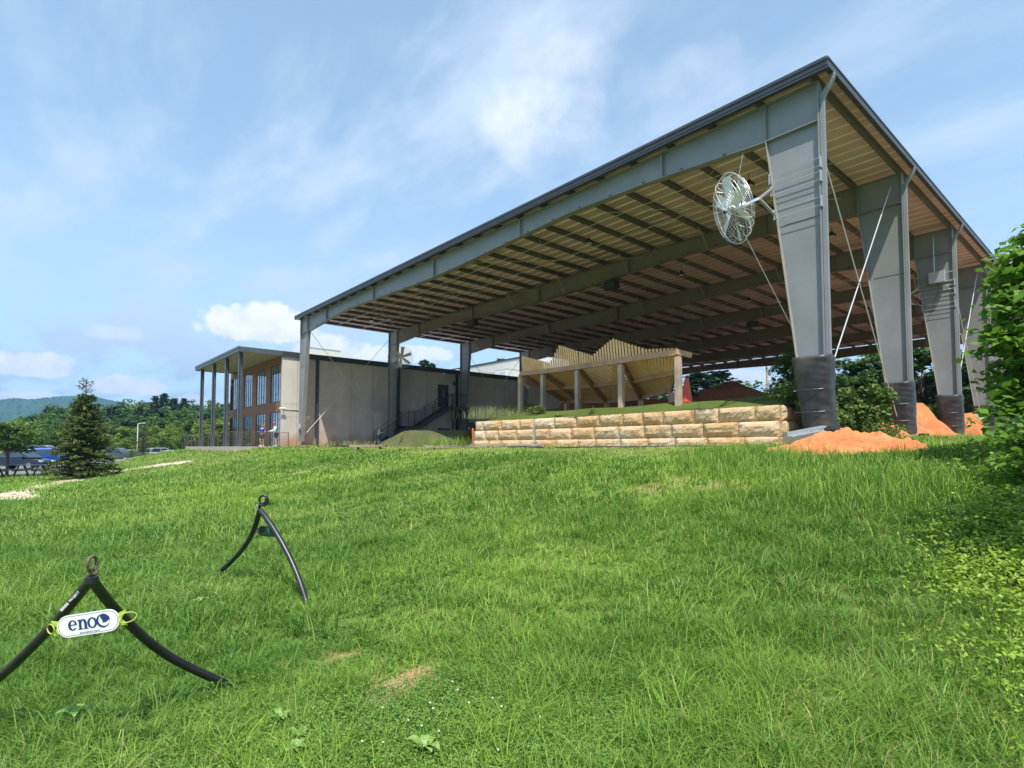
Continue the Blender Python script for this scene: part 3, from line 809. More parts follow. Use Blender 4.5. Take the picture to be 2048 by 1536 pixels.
# ---------------------------------------------------------------- white block and rooftop units behind
M['whitewall'] = pmat('white_wall_panel', (.56,.55,.52), (.62,.61,.58), .6, .85, 0, .05)
blk = thing('white_building', 'tall pale building block behind the hall with a dark roof edge', 'building', (-60, 51.2, 0))
for k in range(5):
    MB().box(-16+6.2*k+.015, -9.8+6.2*k-.015, 0, .3, 0, 12.25).build('wall_panel', M['whitewall'], blk)
MB().box(-16.1, 15.2, -.08, .5, 12.252, 12.5).build('roof_edge', M['darksteel'], blk)
MB().box(-15.9, 14.8, .31, 10, 0, 12.1).build('main_volume', M['whitewall'], blk)
M['unit'] = pmat('pale_green_metal_cabinet', (.50,.53,.47), (.56,.58,.52), 4, .55, .1)
def unit(x0, x1, y, d, z0, z1, lb):
    t = thing('rooftop_unit', lb, 'rooftop unit', ((x0+x1)/2, y, z0), 0, 'rooftop units on the hall')
    hw = (x1-x0)/2; h = z1-z0
    MB().box(-hw, hw, -d/2, d/2, .1, h).build('cabinet', M['unit'], t, bevel=.03)
    lv = MB()
    for k in range(8): lv.box(-hw*.1, hw*.85, -d/2-.03, -d/2-.002, .25+k*(h-.45)/8, .25+(k+.55)*(h-.45)/8)
    lv.build('louvre', M['galv'], t)
    MB().box(-hw-.05, hw+.05, -d/2-.05, d/2+.05, h+.001, h+.08).build('lid', M['unit'], t)
    MB().box(-hw, -hw+.2, -d/2, d/2, -.35, .099).box(hw-.2, hw, -d/2, d/2, -.35, .099).build('curb', M['darksteel'], t)
p0 = at_x(622, 706, -50); p1 = at_x(668, 706, -50)
def unit_px(px0, px1, py0, X, lb, dd=2.2):
    a = at_x(px0, py0, X); b = at_x(px1, py0, X); ym = (a.y+b.y)/2
    wx = abs((b-a).dot(Vector((math.cos(YAW), math.sin(YAW), 0))))*.8
    unit(X-wx/2, X+wx/2, ym, dd, 6.9, a.z, lb)
unit_px(621, 643, 696, -50, 'pale rooftop cabinet just right of the first left column')
unit_px(645, 667, 699, -50, 'pale rooftop cabinet, second from the first left column')
unit_px(902, 940, 741, -56, 'pale rooftop unit partly behind the third left column')
unit_px(962, 985, 744, -54, 'low pale rooftop unit in front of the white block')
unit_px(992, 1036, 738, -52, 'largest pale rooftop unit in front of the white block')
# ---------------------------------------------------------------- outside steel stair
st = thing('steel_stair', 'dark grey steel stair climbing the concrete wall to an upper door', 'stair', (-43.2, 22.6, 0))
SO = Vector((-43.2, 22.6, 0))
def sb(mb, name, mat, parent=st, **k):
    mb.v = [(v[0]-SO.x, v[1]-SO.y, v[2]-SO.z) for v in mb.v]; return mb.build(name, mat, parent, **k)
M['stair'] = pmat('stair_grey_paint', (.05,.055,.062), (.075,.08,.088), 3, .5, .1)
x0, x1 = -43.95, -42.65
runs = [((22.5,.0),(25.1,1.80)), ((26.45,1.80),(29.7,3.72))]
for x in (x0, x1):
    for (a, b) in runs: sb(MB().bar((x, a[0], a[1]), (x, b[0], b[1]), .05, .30), 'stringer', M['stair'])
    sb(MB().box(x-.025, x+.025, 25.05, 26.5, 1.62, 1.86), 'stringer', M['stair'])
for (a, b) in runs:
    n = 11
    for k in range(n):
        y = a[0]+(b[0]-a[0])*(k+.5)/n; z = a[1]+(b[1]-a[1])*(k+.7)/n
        sb(MB().box(x0+.03, x1-.03, y-.14, y+.14, z, z+.04), 'tread', M['stair'])
sb(MB().box(x0+.03, x1-.03, 25.1, 26.45, 1.80, 1.85), 'landing', M['stair'])
sb(MB().box(x0-.2, x1+.03, 29.7, 31.7, 3.62, 3.75).box(x1-.03, x1+.03, 29.7, 31.7, 3.45, 3.619), 'landing', M['stair'])
for (x, y) in ((x1-.05, 29.85), (x1-.05, 31.5), (x0, 31.5)): sb(MB().box(x-.08, x+.08, y-.08, y+.08, -.1, 3.6), 'support_post', M['stair'])
sb(MB().bar((x1-.05, 29.9, 2.6), (x1-.05, 31.2, 3.6), .06, .06), 'brace', M['stair'])
def stair_rail(x):
    line = [(22.45,.2),(25.1,2.0),(26.45,2.0),(29.7,3.85),(31.65,3.85)]
    mb = MB()
    for j in range(6):
        h = .15 + .95*j/5
        mb.tube([(x, y, z+h) for (y, z) in line], .011 if j < 5 else .024, 5)
    sb(mb, 'rail_bars', M['stair'])
    for (a, b) in zip(line[:-1], line[1:]):
        n = max(1, round((b[0]-a[0])/1.1))
        for k in range(n):
            t = k/n; y = a[0]+(b[0]-a[0])*t; z = a[1]+(b[1]-a[1])*t
            sb(MB().box(x-.022, x+.022, y-.022, y+.022, z-.1, z+1.1), 'rail_post', M['stair'])
stair_rail(x1); stair_rail(x0)
mb = MB()
for j in range(6): mb.tube([(x0, 31.65, 4.0+.95*j/5), (x1, 31.65, 4.0+.95*j/5)], .011, 5)
sb(mb, 'rail_bars', M['stair'])
# ---------------------------------------------------------------- stone retaining wall: every block is a part
def stonemat():
    m = pmat('split_face_sandstone', (.56,.345,.175), (.60,.42,.24), 1.6, .92, 0, .7, 7, c3=(.52,.41,.28), s3=.9, spec=.2, lo=.38, hi=.62)
    nt = m.node_tree; N = nt.nodes.new; L = nt.links.new; b = nt.nodes['Principled BSDF']
    src = b.inputs['Base Color'].links[0].from_socket
    oi = N('ShaderNodeObjectInfo'); tc = N('ShaderNodeTexCoord'); geo = N('ShaderNodeNewGeometry')
    hv = N('ShaderNodeHueSaturation'); L(src, hv.inputs['Color'])
    mr = N('ShaderNodeMapRange'); mr.inputs[3].default_value = .92; mr.inputs[4].default_value = 1.10; L(oi.outputs['Random'], mr.inputs[0]); L(mr.outputs[0], hv.inputs['Value'])
    r2 = N('ShaderNodeMapRange'); r2.inputs[3].default_value = 1.08; r2.inputs[4].default_value = .88; L(oi.outputs['Random'], r2.inputs[0]); L(r2.outputs[0], hv.inputs['Saturation'])
    # tooling streaks: stretched dark wave
    mp = N('ShaderNodeMapping'); mp.inputs['Rotation'].default_value = (0, R(28), 0); mp.inputs['Scale'].default_value = (3.5, 3.5, .55); L(geo.outputs['Position'], mp.inputs[0])
    n = N('ShaderNodeTexNoise'); n.inputs['Scale'].default_value = 3.2; n.inputs['Detail'].default_value = 7; n.inputs['Roughness'].default_value = .7; L(mp.outputs[0], n.inputs[0])
    rr = N('ShaderNodeMapRange'); rr.inputs[1].default_value = .52; rr.inputs[2].default_value = .68; rr.inputs[4].default_value = .45; L(n.outputs['Fac'], rr.inputs[0])
    mx = N('ShaderNodeMix'); mx.data_type = 'RGBA'; L(rr.outputs[0], mx.inputs['Factor']); L(hv.outputs[0], mx.inputs['A']); mx.inputs['B'].default_value = (.20,.15,.09,1)
    L(mx.outputs['Result'], b.inputs['Base Color'])
    return m
M['stone'] = stonemat()
stw = thing('stone_wall', 'low retaining wall of big tan split-faced blocks in three courses in front of the pavilion', 'wall', (-14, 16.3, 0))
def block(p0, p1, z0, z1, seed, dep=.55, front=None):
    """split-faced block between two plan points (front edge), as a rough grid on the face"""
    rnd = np.random.default_rng(seed)
    p0 = Vector((p0[0], p0[1], 0)); p1 = Vector((p1[0], p1[1], 0)); d = (p1-p0); Lx = d.length; d.normalize()
    nrm = Vector((d.y, -d.x, 0))
    nu, nv = max(5, int(Lx/.085)), 6
    h = rnd.random((nu+1, nv+1)); 
    h = (h + np.roll(h,1,0) + np.roll(h,1,1) + np.roll(h,-1,0))/4
    tilt = rnd.uniform(-.03,.03,2)
    vs = []; g = .012
    for i in range(nu+1):
        for j in range(nv+1):
            u = g + (Lx-2*g)*i/nu; zz = z0+.008 + (z1-z0-.016)*j/nv
            edge = min(i, nu-i, j, nv-j)
            bulge = 0 if edge == 0 else (.05 if edge == 1 else .075)
            off = bulge + (.055*(h[i,j]-.5) if edge > 0 else rnd.uniform(-.012,.012)) + tilt[0]*(i/nu-.5) + tilt[1]*(j/nv-.5)
            if edge == 0:
                zz += rnd.uniform(-.006,.004)*(1 if 0 < j < nv else 1)
            q = p0 + d*u + nrm*off; vs.append((q.x, q.y, zz))
    fs = []
    for i in range(nu):
        for j in range(nv): fs.append((i*(nv+1)+j, (i+1)*(nv+1)+j, (i+1)*(nv+1)+j+1, i*(nv+1)+j+1))
    # back
    n0 = len(vs)
    for u in (g, Lx-g):
        for zz in (z0+.008, z1-.008):
            q = p0 + d*u - nrm*dep; vs.append((q.x, q.y, zz))
    top = [i*(nv+1)+nv for i in range(nu+1)]; bot = [i*(nv+1) for i in range(nu+1)]
    fs.append(tuple(top) + (n0+3, n0+1)); fs.append(tuple(reversed(bot)) + (n0, n0+2))
    fs.append(tuple(range(nv, -1, -1)) + (n0, n0+1)); fs.append(tuple(nu*(nv+1)+j for j in range(nv+1)) + (n0+3, n0+2))
    fs.append((n0, n0+2, n0+3, n0+1))
    mb = MB(); mb.add([(v[0]+14, v[1]-16.3, v[2]) for v in vs], fs)
    mb.build('block', M['stone'], stw, bevel=0)
H = .445
SW_X0, SW_X1, SW_Y = -20.8, -6.80, 15.72
seed = 100
for c in range(3):
    z0 = -.155 + c*H - .0; z1 = z0 + H
    back = .05*c
    x = SW_X1 + .0 - (.0 if c % 2 == 0 else 0)
    first = True
    x = SW_X1
    while x > SW_X0 + .3:
        ln = (.72 if c == 2 else 1.22 if c == 1 else 1.0) if first else random.choice((1.17, 1.17, 1.22, 1.1, .85))
        xn = max(SW_X0, x-ln)
        if xn - SW_X0 < .4: xn = SW_X0
        # slight bow and course step
        f = lambda X: SW_Y + back + .35*max(0, (X+9)/(-13))**1.0*0 + .25*math.sin((X-SW_X1)/(SW_X0-SW_X1)*3.14)
        block((xn, f(xn)), (x, f(x)), z0, z1, seed); seed += 1
        x = xn; first = False
    # return at the right end going back
    yy0 = SW_Y + back
    for k in range(3):
        block((SW_X1+.02+ .12*k, yy0+.05+k*.98), (SW_X1+.14+.12*k, yy0+1.02+k*.98), z0, z1, seed); seed += 1
    # curved return at the left end
    px_, py_ = SW_X0, SW_Y+back
    for k in range(4):
        an = R(150 - 14*k) if False else R(118-12*k)
        nxp = px_ + math.cos(an)*.95; nyp = py_ + math.sin(an)*.95
        block((nxp, nyp), (px_, py_), z0, z1, seed); seed += 1
        px_, py_ = nxp, nyp
WT = -.155 + 3*H
# turf bank inside the stone wall
M['turf'] = pmat('artificial_turf', (.065,.090,.020), (.088,.115,.026), 14, .95, 0, .4, 120, c3=(.10,.13,.03), s3=.5, spec=.1)
M['clay'] = pmat('orange_clay', (.50,.165,.062), (.60,.27,.12), 2.4, .95, 0, .9, 12, c3=(.44,.14,.055), s3=1.2, spec=.1)
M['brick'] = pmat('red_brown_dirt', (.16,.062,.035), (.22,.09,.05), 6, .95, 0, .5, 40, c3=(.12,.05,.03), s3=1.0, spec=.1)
def sheet(name, x0, x1, y0, y1, fn, mat, st=.25, kind=None, label=None, cat=None, base=None, parent=None):
    xs = np.arange(x0, x1+st*.5, st); ys = np.arange(y0, y1+st*.5, st)
    X, Y = np.meshgrid(xs, ys); Z = fn(X, Y)
    V = np.stack([X.ravel(), Y.ravel(), Z.ravel()], 1); nx, ny = len(xs), len(ys)
    idx = np.arange(nx*ny).reshape(ny, nx)
    Fq = np.stack([idx[:-1,:-1], idx[:-1,1:], idx[1:,1:], idx[1:,:-1]], -1).reshape(-1)
    # skirt so that the sheet is a closed body
    o = bulk(name, V, Fq, 4, mat, None, parent)
    o.data.polygons.foreach_set('use_smooth', [True]*len(o.data.polygons))
    if label: tag(o, label, cat)
    if kind: tag(o, kind=kind)
    return o
def bank(X, Y):
    yw = SW_Y + .25*np.sin(np.clip((X-SW_X1)/(SW_X0-SW_X1),0,1)*3.14) + .30
    t = sstep((Y-yw)/2.4); z = WT - .02 + .52*t
    left = sstep((-X-20.9)/2.0); right = sstep((X+7.6)/.5)
    z = z*(1-left) + (.0)*left*1.0
    z = z - (.55*t)*right*.6
    z = np.where(X > -6.4, .2, z)
    z = np.where(Y > 26.5, z*(1-sstep((Y-26.5)/3)), z)
    return z + .02*np.sin(X*1.7)*np.sin(Y*1.3)
turf = sheet('turf_bank', -25.5, -6.35, SW_Y+.32, 31, bank, M['turf'], kind='structure')
# ---------------------------------------------------------------- curved timber wall ride seen from behind
M['post'] = pmat('weathered_grey_post', (.48,.33,.23), (.55,.41,.30), 3, .85, 0, .3, 12, stretch=(4,4,.6), c3=(.30,.25,.2), s3=1.5)
M['beam'] = pmat('brown_lumber', (.46,.25,.13), (.54,.32,.18), 4, .8, 0, .25, 12, c3=(.33,.2,.12), s3=1.4)
M['plank'] = pmat('pale_yellow_plank', (.92,.51,.22), (.94,.60,.30), 2.5, .75, 0, .25, 10, c3=(.82,.45,.17), s3=1.6)
WO = Vector((-15.5, 19.0, 1.6))
wr = thing('wooden_wall_ride', 'curved timber bike wall ride of pale planks with a zigzag top on the turf bank', 'wooden structure', WO)
def wb(mb, name, mat, **k):
    mb.v = [(v[0]-WO.x, v[1]-WO.y, v[2]-WO.z) for v in mb.v]; return mb.build(name, mat, wr, **k)
# top beam joints (photo pixel, depth) and lower beam joints
T = [at_d(1041, 748, 27.6), at_d(1086, 744, 26.9), at_d(1155, 735, 25.3), at_d(1242, 722, 22.6), at_d(1356, 705, 20.0)]
B = [at_d(1133, 803, 29.6), at_d(1160, 802.5, 28.9), at_d(1213, 803, 27.6), at_d(1281, 796, 25.4), at_d(1343, 780, 22.4)]
bases = [(1053,826),(1096,817),(1160,817),(1248,810),(1352,804)]
PT = []
for k, (t, (bx, by)) in enumerate(zip(T, bases)):
    zb = float(bank(np.array([t.x]), np.array([t.y]))[0]) - .05
    wb(MB().box(t.x-.10, t.x+.10, t.y-.10, t.y+.10, zb, t.z-.16), 'post', M['post'], bevel=.008)
    b = B[k]; zb2 = float(bank(np.array([b.x]), np.array([b.y]))[0]) - .05
    wb(MB().bar(t+Vector((0,.02,-.05)), b+(b-t).normalized()*.25, .09, .24), 'rafter', M['beam'], bevel=.006)
    wb(MB().box(b.x-.09, b.x+.09, b.y-.09, b.y+.09, zb2, b.z-.1), 'inner_post', M['beam'], bevel=.006)
    # side struts
    wb(MB().bar(t+Vector((.09,.03,-.05)), b+Vector((.10,.02,.35)), .05, .14), 'rafter', M['beam'])
for pts, zoff, ht in ((T, .02, .22), (B, .0, .18)):
    for a, b in zip(pts[:-1], pts[1:]):
        wb(MB().bar(a+Vector((0,0,zoff)), b+Vector((0,0,zoff)), .09, ht), 'beam', M['beam'], bevel=.006)
mid = [t.lerp(b, .52) for t, b in zip(T, B)]
for a, b in zip(mid[:-1], mid[1:]): wb(MB().bar(a, b, .07, .17), 'beam', M['beam'], bevel=.006)
# curved cap at both ends
e = T[-1]
wb(MB().bar(e+Vector((-.05,-.05,.03)), e+Vector((.34,.35,-.12)), .12, .20), 'cap', M['beam'], bevel=.02)
e = T[0]
wb(MB().bar(e+Vector((.05,0,.03)), e+Vector((-.38,.25,-.2)), .12, .20).bar(e+Vector((-.38,.25,-.2)), e+Vector((-.1,.7,-.65)), .1, .16), 'cap', M['beam'], bevel=.02)
# planks: ribs of the quarter pipe between lower and upper beam, then a steep upper section with zigzag top
def poly(pts, s):
    n = len(pts)-1; k = min(int(s*n), n-1); return pts[k].lerp(pts[k+1], s*n-k)
NPL = 64
zz = [(0.0,714,1056),(.17,728,1112),(.30,692.5,1132),(.58,714.5,1198),(.76,679.5,1241),(.93,703,1310),(1.0,702,1360)]
def parm(px):   # plan parameter of a photo column along the top beam
    pxs = [1041,1086,1155,1242,1356]
    for k in range(4):
        if px <= pxs[k+1]: return (k + max(0, (px-pxs[k]))/(pxs[k+1]-pxs[k]))/4
    return 1.0
up_mb = MB(); lo_mb = MB()
zpx = [(1056,714.5),(1112,729),(1132,692.5),(1198,714.5),(1241,679.5),(1308,703),(1366,701)]
for k in range(NPL):
    s = (k+.5)/NPL
    t = poly(T, s); b = poly(B, s)
    s2 = min(1, s+.35/NPL); s1 = max(0, s-.35/NPL)
    along = (poly(T, s2)-poly(T, s1)).normalized(); alongb = (poly(B, s2)-poly(B, s1))
    nrm = along.cross((b-t).normalized()).normalized()
    if nrm.z < 0: nrm = -nrm
    # slight sag between the beams: riding surface is concave
    o = nrm*.09
    wt = (poly(T, s2)-poly(T, s1)).length*.5*.95; wbm = max(.018, (poly(B, s2)-poly(B, s1)).length*.5)
    p = [t+o-along*wt, t+o+along*wt, b+o+along*wbm, b+o-along*wbm]
    q = [v+nrm*.035 for v in p]
    mbk = MB(); mbk.add(p+q, [(0,1,2,3),(7,6,5,4),(0,4,5,1),(1,5,6,2),(2,6,7,3),(3,7,4,0)])
    lo_mb.add(mbk.v, mbk.f)
    # upper plank, direction leans outward to the riding side's back
    rx = t.dot(Vector((math.cos(YAW), math.sin(YAW), 0))); fd = t.dot(Vector((-math.sin(YAW), math.cos(YAW), 0)))
    pxk = CX + F_PX*rx/fd + 14
    yv = zpx[-1][1]
    for (xa, ya), (xb, yb) in zip(zpx[:-1], zpx[1:]):
        if xa <= pxk <= xb: yv = ya + (yb-ya)*(pxk-xa)/(xb-xa)
    if pxk < zpx[0][0]: yv = 717 - (pxk-1056)*.1
    topz = at_d(pxk, yv, fd+.35).z
    h = topz - t.z
    if h > .06:
        back = (b-t); back.z = 0; back.normalize()
        t2 = t + o*.6 + back*.22*h + Vector((0,0,h)) - along*.16*h
        t0 = t + o*.6 + back*.12
        p = [t0-along*wt, t0+along*wt, t2+along*wt, t2-along*wt]
        # cut the top so neighbouring planks follow the zigzag
        nr = back*.035
        q = [v+nr for v in p]
        m_ = MB(); m_.add(p+q, [(0,1,2,3),(7,6,5,4),(0,4,5,1),(1,5,6,2),(2,6,7,3),(3,7,4,0)])
        up_mb.add(m_.v, m_.f)
wb(lo_mb, 'lower_planks', M['plank'])
wb(up_mb, 'zigzag_planks', M['plank'])
# ---------------------------------------------------------------- traffic cone
p = at_d(1374, 803, 20.5)
cone = thing('traffic_cone', 'tall faded orange-red cone standing right of the wooden wall ride', 'cone', (p.x, p.y, p.z-.05))
M['orange'] = pmat('faded_orange_plastic', (.62,.07,.025), (.70,.11,.05), 4, .5)
MB().lathe([(.20,.02),(.19,.06),(.165,.30),(.12,.62),(.075,.86),(.045,.92),(.03,.93)], (0,0,0), 20).build('cone', M['orange'], cone, smooth=True)
MB().box(-.24,.24,-.24,.24,0,.03).build('base', M['orange'], cone, bevel=.01)
# ---------------------------------------------------------------- mounds
def mound(name, label, cat, cx, cy, rx, ry, h, mat, z0, rot=0, seed=1, rough=.05, sharp=1.5, n=70, kind=None):
    us = np.linspace(-1.25, 1.25, n); U, Vv = np.meshgrid(us, us)
    r = np.hypot(U, Vv) + (vnoise(U, Vv, 2.3, seed)-.5)*.35
    z = h*np.clip(1-r, 0, 1)**sharp*(1+.0*r) ; z = z + (rough*(vnoise(U, Vv, 9, seed+1)-.5) + rough*.5*(vnoise(U, Vv, 22, seed+2)-.5) + rough*.28*(vnoise(U, Vv, 60, seed+5)-.5))*sstep((1.05-r)/.25)
    c, s = math.cos(rot), math.sin(rot)
    X = cx + (U*rx)*c - (Vv*ry)*s; Y = cy + (U*rx)*s + (Vv*ry)*c
    Z = (gh(X, Y) if z0 is None else z0) + z - .06
    V = np.stack([(X-cx).ravel(), (Y-cy).ravel(), Z.ravel()], 1); idx = np.arange(n*n).reshape(n, n)
    Fq = np.stack([idx[:-1,:-1], idx[:-1,1:], idx[1:,1:], idx[1:,:-1]], -1).reshape(-1)
    o = bulk(name, V, Fq, 4, mat); o.location = (cx, cy, 0); o.data.polygons.foreach_set('use_smooth', [True]*len(o.data.polygons))
    return tag(o, label, cat, kind=kind)
def ridge(name, label, cat, pts, width, mat, z0, side=1.0, n=40, mat2=None):
    """earth ramp: crest line pts (x, y, z) with banks falling both ways"""
    vs = []; m = 13
    P = []
    for k in range(n+1):
        s = k/n*(len(pts)-1); i = min(int(s), len(pts)-2); P.append(Vector(pts[i]).lerp(Vector(pts[i+1]), s-i))
    rnd = random.Random(len(label))
    for k, p in enumerate(P):
        d = (P[min(k+1, n)] - P[max(k-1, 0)]); d.z = 0; d.normalize(); nr = Vector((d.y, -d.x, 0))
        for j in range(m):
            t = j/(m-1)*2-1; prof = 1 - sstep(max(0, abs(t)-.12)/.88)
            vs.append((p.x + nr.x*t*width, p.y + nr.y*t*width, z0 + (p.z-z0)*float(prof) + rnd.uniform(-.02,.02)))
    fs = [(a*m+j, (a+1)*m+j, (a+1)*m+j+1, a*m+j+1) for a in range(n) for j in range(m-1)]
    fs.append(tuple(range(m))); fs.append(tuple(n*m+j for j in range(m-1,-1,-1)))
    o0 = Vector(pts[0]); mb = MB().add([(v[0]-o0.x, v[1]-o0.y, v[2]) for v in vs], fs)
    o = mb.build(name, mat, smooth=True); o.location = (o0.x, o0.y, 0); return tag(o, label, cat)
# foreground clay pile
p = on_g(1672, 930); c = at_d(1690, 900, 12.2)
mound('clay_pile', 'loose orange clay pile in the grass before the nearest right column', 'dirt pile', c.x, c.y, 1.7, 1.45, .55, M['clay'], None, rot=R(40), seed=4, rough=.13, sharp=.95, n=200)
# brown mound beyond the turf bank
a = at_d(1463, 797, 29.5)
mound('dirt_mound', 'red-brown dirt mound rising behind the turf bank', 'dirt mound', a.x, a.y, 2.9, 2.4, 1.7, M['brick'], a.z-.45, rot=YAW, seed=9, rough=.04, sharp=.9)
# turf berm by the stair, second berm behind the wall
def P3(px, py, d): v = at_d(px, py, d); return (v.x, v.y, v.z)
ridge('turf_berm', 'green turf covered berm in front of the steel stair', 'berm', [P3(765,884,34),P3(812,861,34.5),P3(880,860.5,34),P3(943,861,33)], 2.0, pmat('worn_olive_turf', (.055,.070,.018), (.08,.09,.025), 5, .95, 0, .4, 60, c3=(.14,.10,.05), s3=.7), -.05)
ridge('turf_berm', 'small pointed turf and clay berm left of the wooden wall ride', 'berm', [P3(985,838,32),P3(1022,806,33),P3(1060,806,34),P3(1095,818,34),P3(1150,812,35)], 1.6, pmat('clay_and_turf', (.13,.12,.04), (.24,.12,.06), 1.2, .95, 0, .4, 60), .9)
p = at_d(1240, 806, 30)
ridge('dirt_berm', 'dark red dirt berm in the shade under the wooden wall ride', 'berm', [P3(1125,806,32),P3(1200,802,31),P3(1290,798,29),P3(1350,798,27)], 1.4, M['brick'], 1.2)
# clay jumps between the right columns
ridge('clay_ramp', 'steep orange clay ramp seen between the second and third right columns', 'dirt ramp', [P3(1833,806,24),P3(1850,832,25),P3(1885,852,26),P3(1905,866,27)], 1.3, M['clay'], .2)
ridge('clay_ramp', 'smooth orange clay ramp between the third and fourth right columns', 'dirt ramp', [P3(1925,827,30),P3(1945,826,30.5),P3(1956,830,31),P3(1966,862,31)], 1.0, M['clay'], .2)
ridge('clay_ramp', 'orange clay ramp behind the weeds left of the second right column', 'dirt ramp', [P3(1738,872,19),P3(1760,848,20),P3(1790,838,21.5),P3(1815,842,23)], 1.2, M['clay'], .25)
ridge('clay_ramp', 'low orange clay ramp at the foot of the third right column', 'dirt ramp', [P3(1830,858,21.5),P3(1870,858,22.5),P3(1900,866,23.5)], .9, M['clay'], .2)
# pipes, planks and boards near the clay pile
t = thing('drain_pipe', 'black corrugated pipe end lying at the foot of the nearest pad', 'pipe', at_d(1672, 863, 13.9)); rp = []
MB().tube([(-.25,.10,.02),(-.05,0,.04),(.22,-.12,.0)], [.10,.11,.10], 14).build('pipe', M['black'], t)
v = at_d(1578, 872, 14.0); v2 = at_d(1650, 860, 14.3)
t = thing('steel_channel', 'grey steel channel lying on the clay by the stone wall corner', 'beam', v)
MB().bar((0,0,-.02), v2-v, .22, .012).bar(Vector((0,-.1,.04)), v2-v+Vector((0,-.1,.06)), .012, .12).bar(Vector((0,.1,.04)), v2-v+Vector((0,.1,.06)), .012, .12).build('channel', M['galv'], t)
t = thing('bucket', 'black bucket-like stump beside the concrete footing of the second column', 'bucket', at_d(1848, 892, 18.6))
MB().lathe([(.13,0),(.15,.3),(.155,.42),(.13,.42),(.12,.1)], (0,0,0), 16).build('shell', M['black'], t)
MB().tube([(.15*math.cos(a), .15*math.sin(a)*.3, .42+.12*abs(math.sin(a))) for a in np.linspace(0, math.pi, 8)], .006, 5).build('handle', M['galv'], t)
v = at_d(1831, 893, 18.4); t = thing('wooden_stake', 'short pale wooden stake leaning by the second column footing', 'stake', v)
MB().bar((0,0,-.1),(.02,0,.42),.07,.04).build('stake', M['post'], t)
# orange pole
v = at_d(946, 888, 26.5); t = thing('marker_pole', 'dented orange-red pole at the left end of the stone wall', 'pole', (v.x, v.y, -.05))
MB().tube([(0,0,0),(.01,0,.45),(-.01,0,.86)], .055, 12).build('tube', pmat('rusty_orange_paint', (.55,.15,.07), (.38,.12,.07), 7, .6), t)
MB().lathe([(.06,.84),(.04,.92),(.0,.93)], (-.01,0,0), 12).build('cap', M['orange'], t)
# slab benches on logs along the crest
M['oldwood'] = pmat('grey_weathered_slab', (.24,.185,.13), (.31,.25,.19), 3, .9, 0, .5, 12, stretch=(1,1,1), c3=(.15,.11,.08), s3=2)
def bench(px0, px1, py, d, lb, logs=(.18,.8), th=.10, wd=.34):
    a = at_d(px0, py, d); b = at_d(px1, py, d); b = a + (b-a); 
    dirv = Vector((1, .12, 0)).normalized(); 
    ln = (b-a).length; m = (a+b)/2
    dirv = (b-a); dirv.z = 0; dirv.normalize()
    zg = g1(m.x, m.y)
    t = thing('slab_bench', lb, 'bench', (m.x, m.y, zg), math.atan2(dirv.y, dirv.x), 'low slab benches along the grass crest')
    zt = m.z - zg
    mb = MB(); rnd = random.Random(px0); n = 14; vs = []
    for k in range(n+1):
        x = -ln/2 + ln*k/n; e = .02*rnd.uniform(-1,1); w_ = wd/2*(1+.1*rnd.uniform(-1,1))
        vs += [(x, -w_, zt-th+e*.3), (x, w_, zt-th+e*.3), (x, w_*.96, zt+e*.4), (x, -w_*.9, zt+e*.4)]
    fs = [(k*4+j, (k+1)*4+j, (k+1)*4+(j+1)%4, k*4+(j+1)%4) for k in range(n) for j in range(4)] + [(0,1,2,3), (n*4+3,n*4+2,n*4+1,n*4)]
    mb.add(vs, fs).build('seat', M['oldwood'], t)
    for u in logs:
        x = -ln/2 + ln*u
        MB().tube([(x, -.22, (zt-th)/2), (x, .22, (zt-th)/2)], max(.06, (zt-th)/2+.01), 12).build('log', M['oldwood'], t)
bench(700, 772, 889.5, 27, 'grey slab bench on a log in front of the stair foot')
bench(848, 948, 890, 24, 'weathered slab bench left of the stone wall end')
bench(940, 1070, 887.5, 22.5, 'long dark slab bench against the left end of the stone wall')
v = at_d(1050, 900, 21); t = thing('fallen_log', 'dark grey log lying in the grass just right of the benches', 'log', (v.x, v.y, g1(v.x, v.y)+.06), R(6))
MB().tube([(-.9,0,0),(-.3,.03,.01),(.4,-.02,0),(.95,.0,-.02)], [.08,.10,.09,.06], 10).build('trunk', M['oldwood'], t)
MB().tube([(.3,.0,.05),(.55,.1,.16)], [.03,.015], 6).build('stub', M['oldwood'], t)
# hose on the yellow grass
pts = []
for k in range(30):
    px = 1110 + k*11.5; q = at_d(px, 893, 19.5 - k*.12); pts.append((q.x, q.y + .05*math.sin(k*.9), g1(q.x, q.y)+.05))
o0 = Vector(pts[0]); h = MB().tube([Vector(p)-o0 for p in pts], .02, 6).build('garden_hose', M['black']); h.location = o0
tag(h, 'thin black hose lying on the yellow grass along the stone wall', 'hose')
# ---------------------------------------------------------------- leaves, bushes, trees
def quads(c, size, rng, flat=.35, aspect=1.0, shape='rhomb'):
    """one leaf per centre, random orientation; flat = bias of the normals towards up"""
    n = len(c)
    nrm = rng.normal(size=(n,3)); nrm[:,2] = np.abs(nrm[:,2]) + flat*2
    nrm /= np.linalg.norm(nrm, axis=1, keepdims=True)
    a = rng.normal(size=(n,3)); u = np.cross(nrm, a); u /= np.linalg.norm(u, axis=1, keepdims=True)
    v = np.cross(nrm, u)
    s = (size*rng.uniform(.6, 1.3, n))[:,None]
    if shape == 'rhomb':
        P = np.stack([c - u*s*.5, c + v*s*.30*aspect - u*s*.05, c + u*s*.5, c - v*s*.30*aspect + nrm*s*.06], 1)
    else:   # pointed lobed leaf, six corners
        P = np.stack([c - u*s*.5, c - u*s*.12 + v*s*.42, c + u*s*.18 + v*s*.20, c + u*s*.58 - nrm*s*.12, c + u*s*.18 - v*s*.20, c - u*s*.12 - v*s*.42], 1)
    k = P.shape[1]
    return P.reshape(-1,3), np.arange(n*k), k
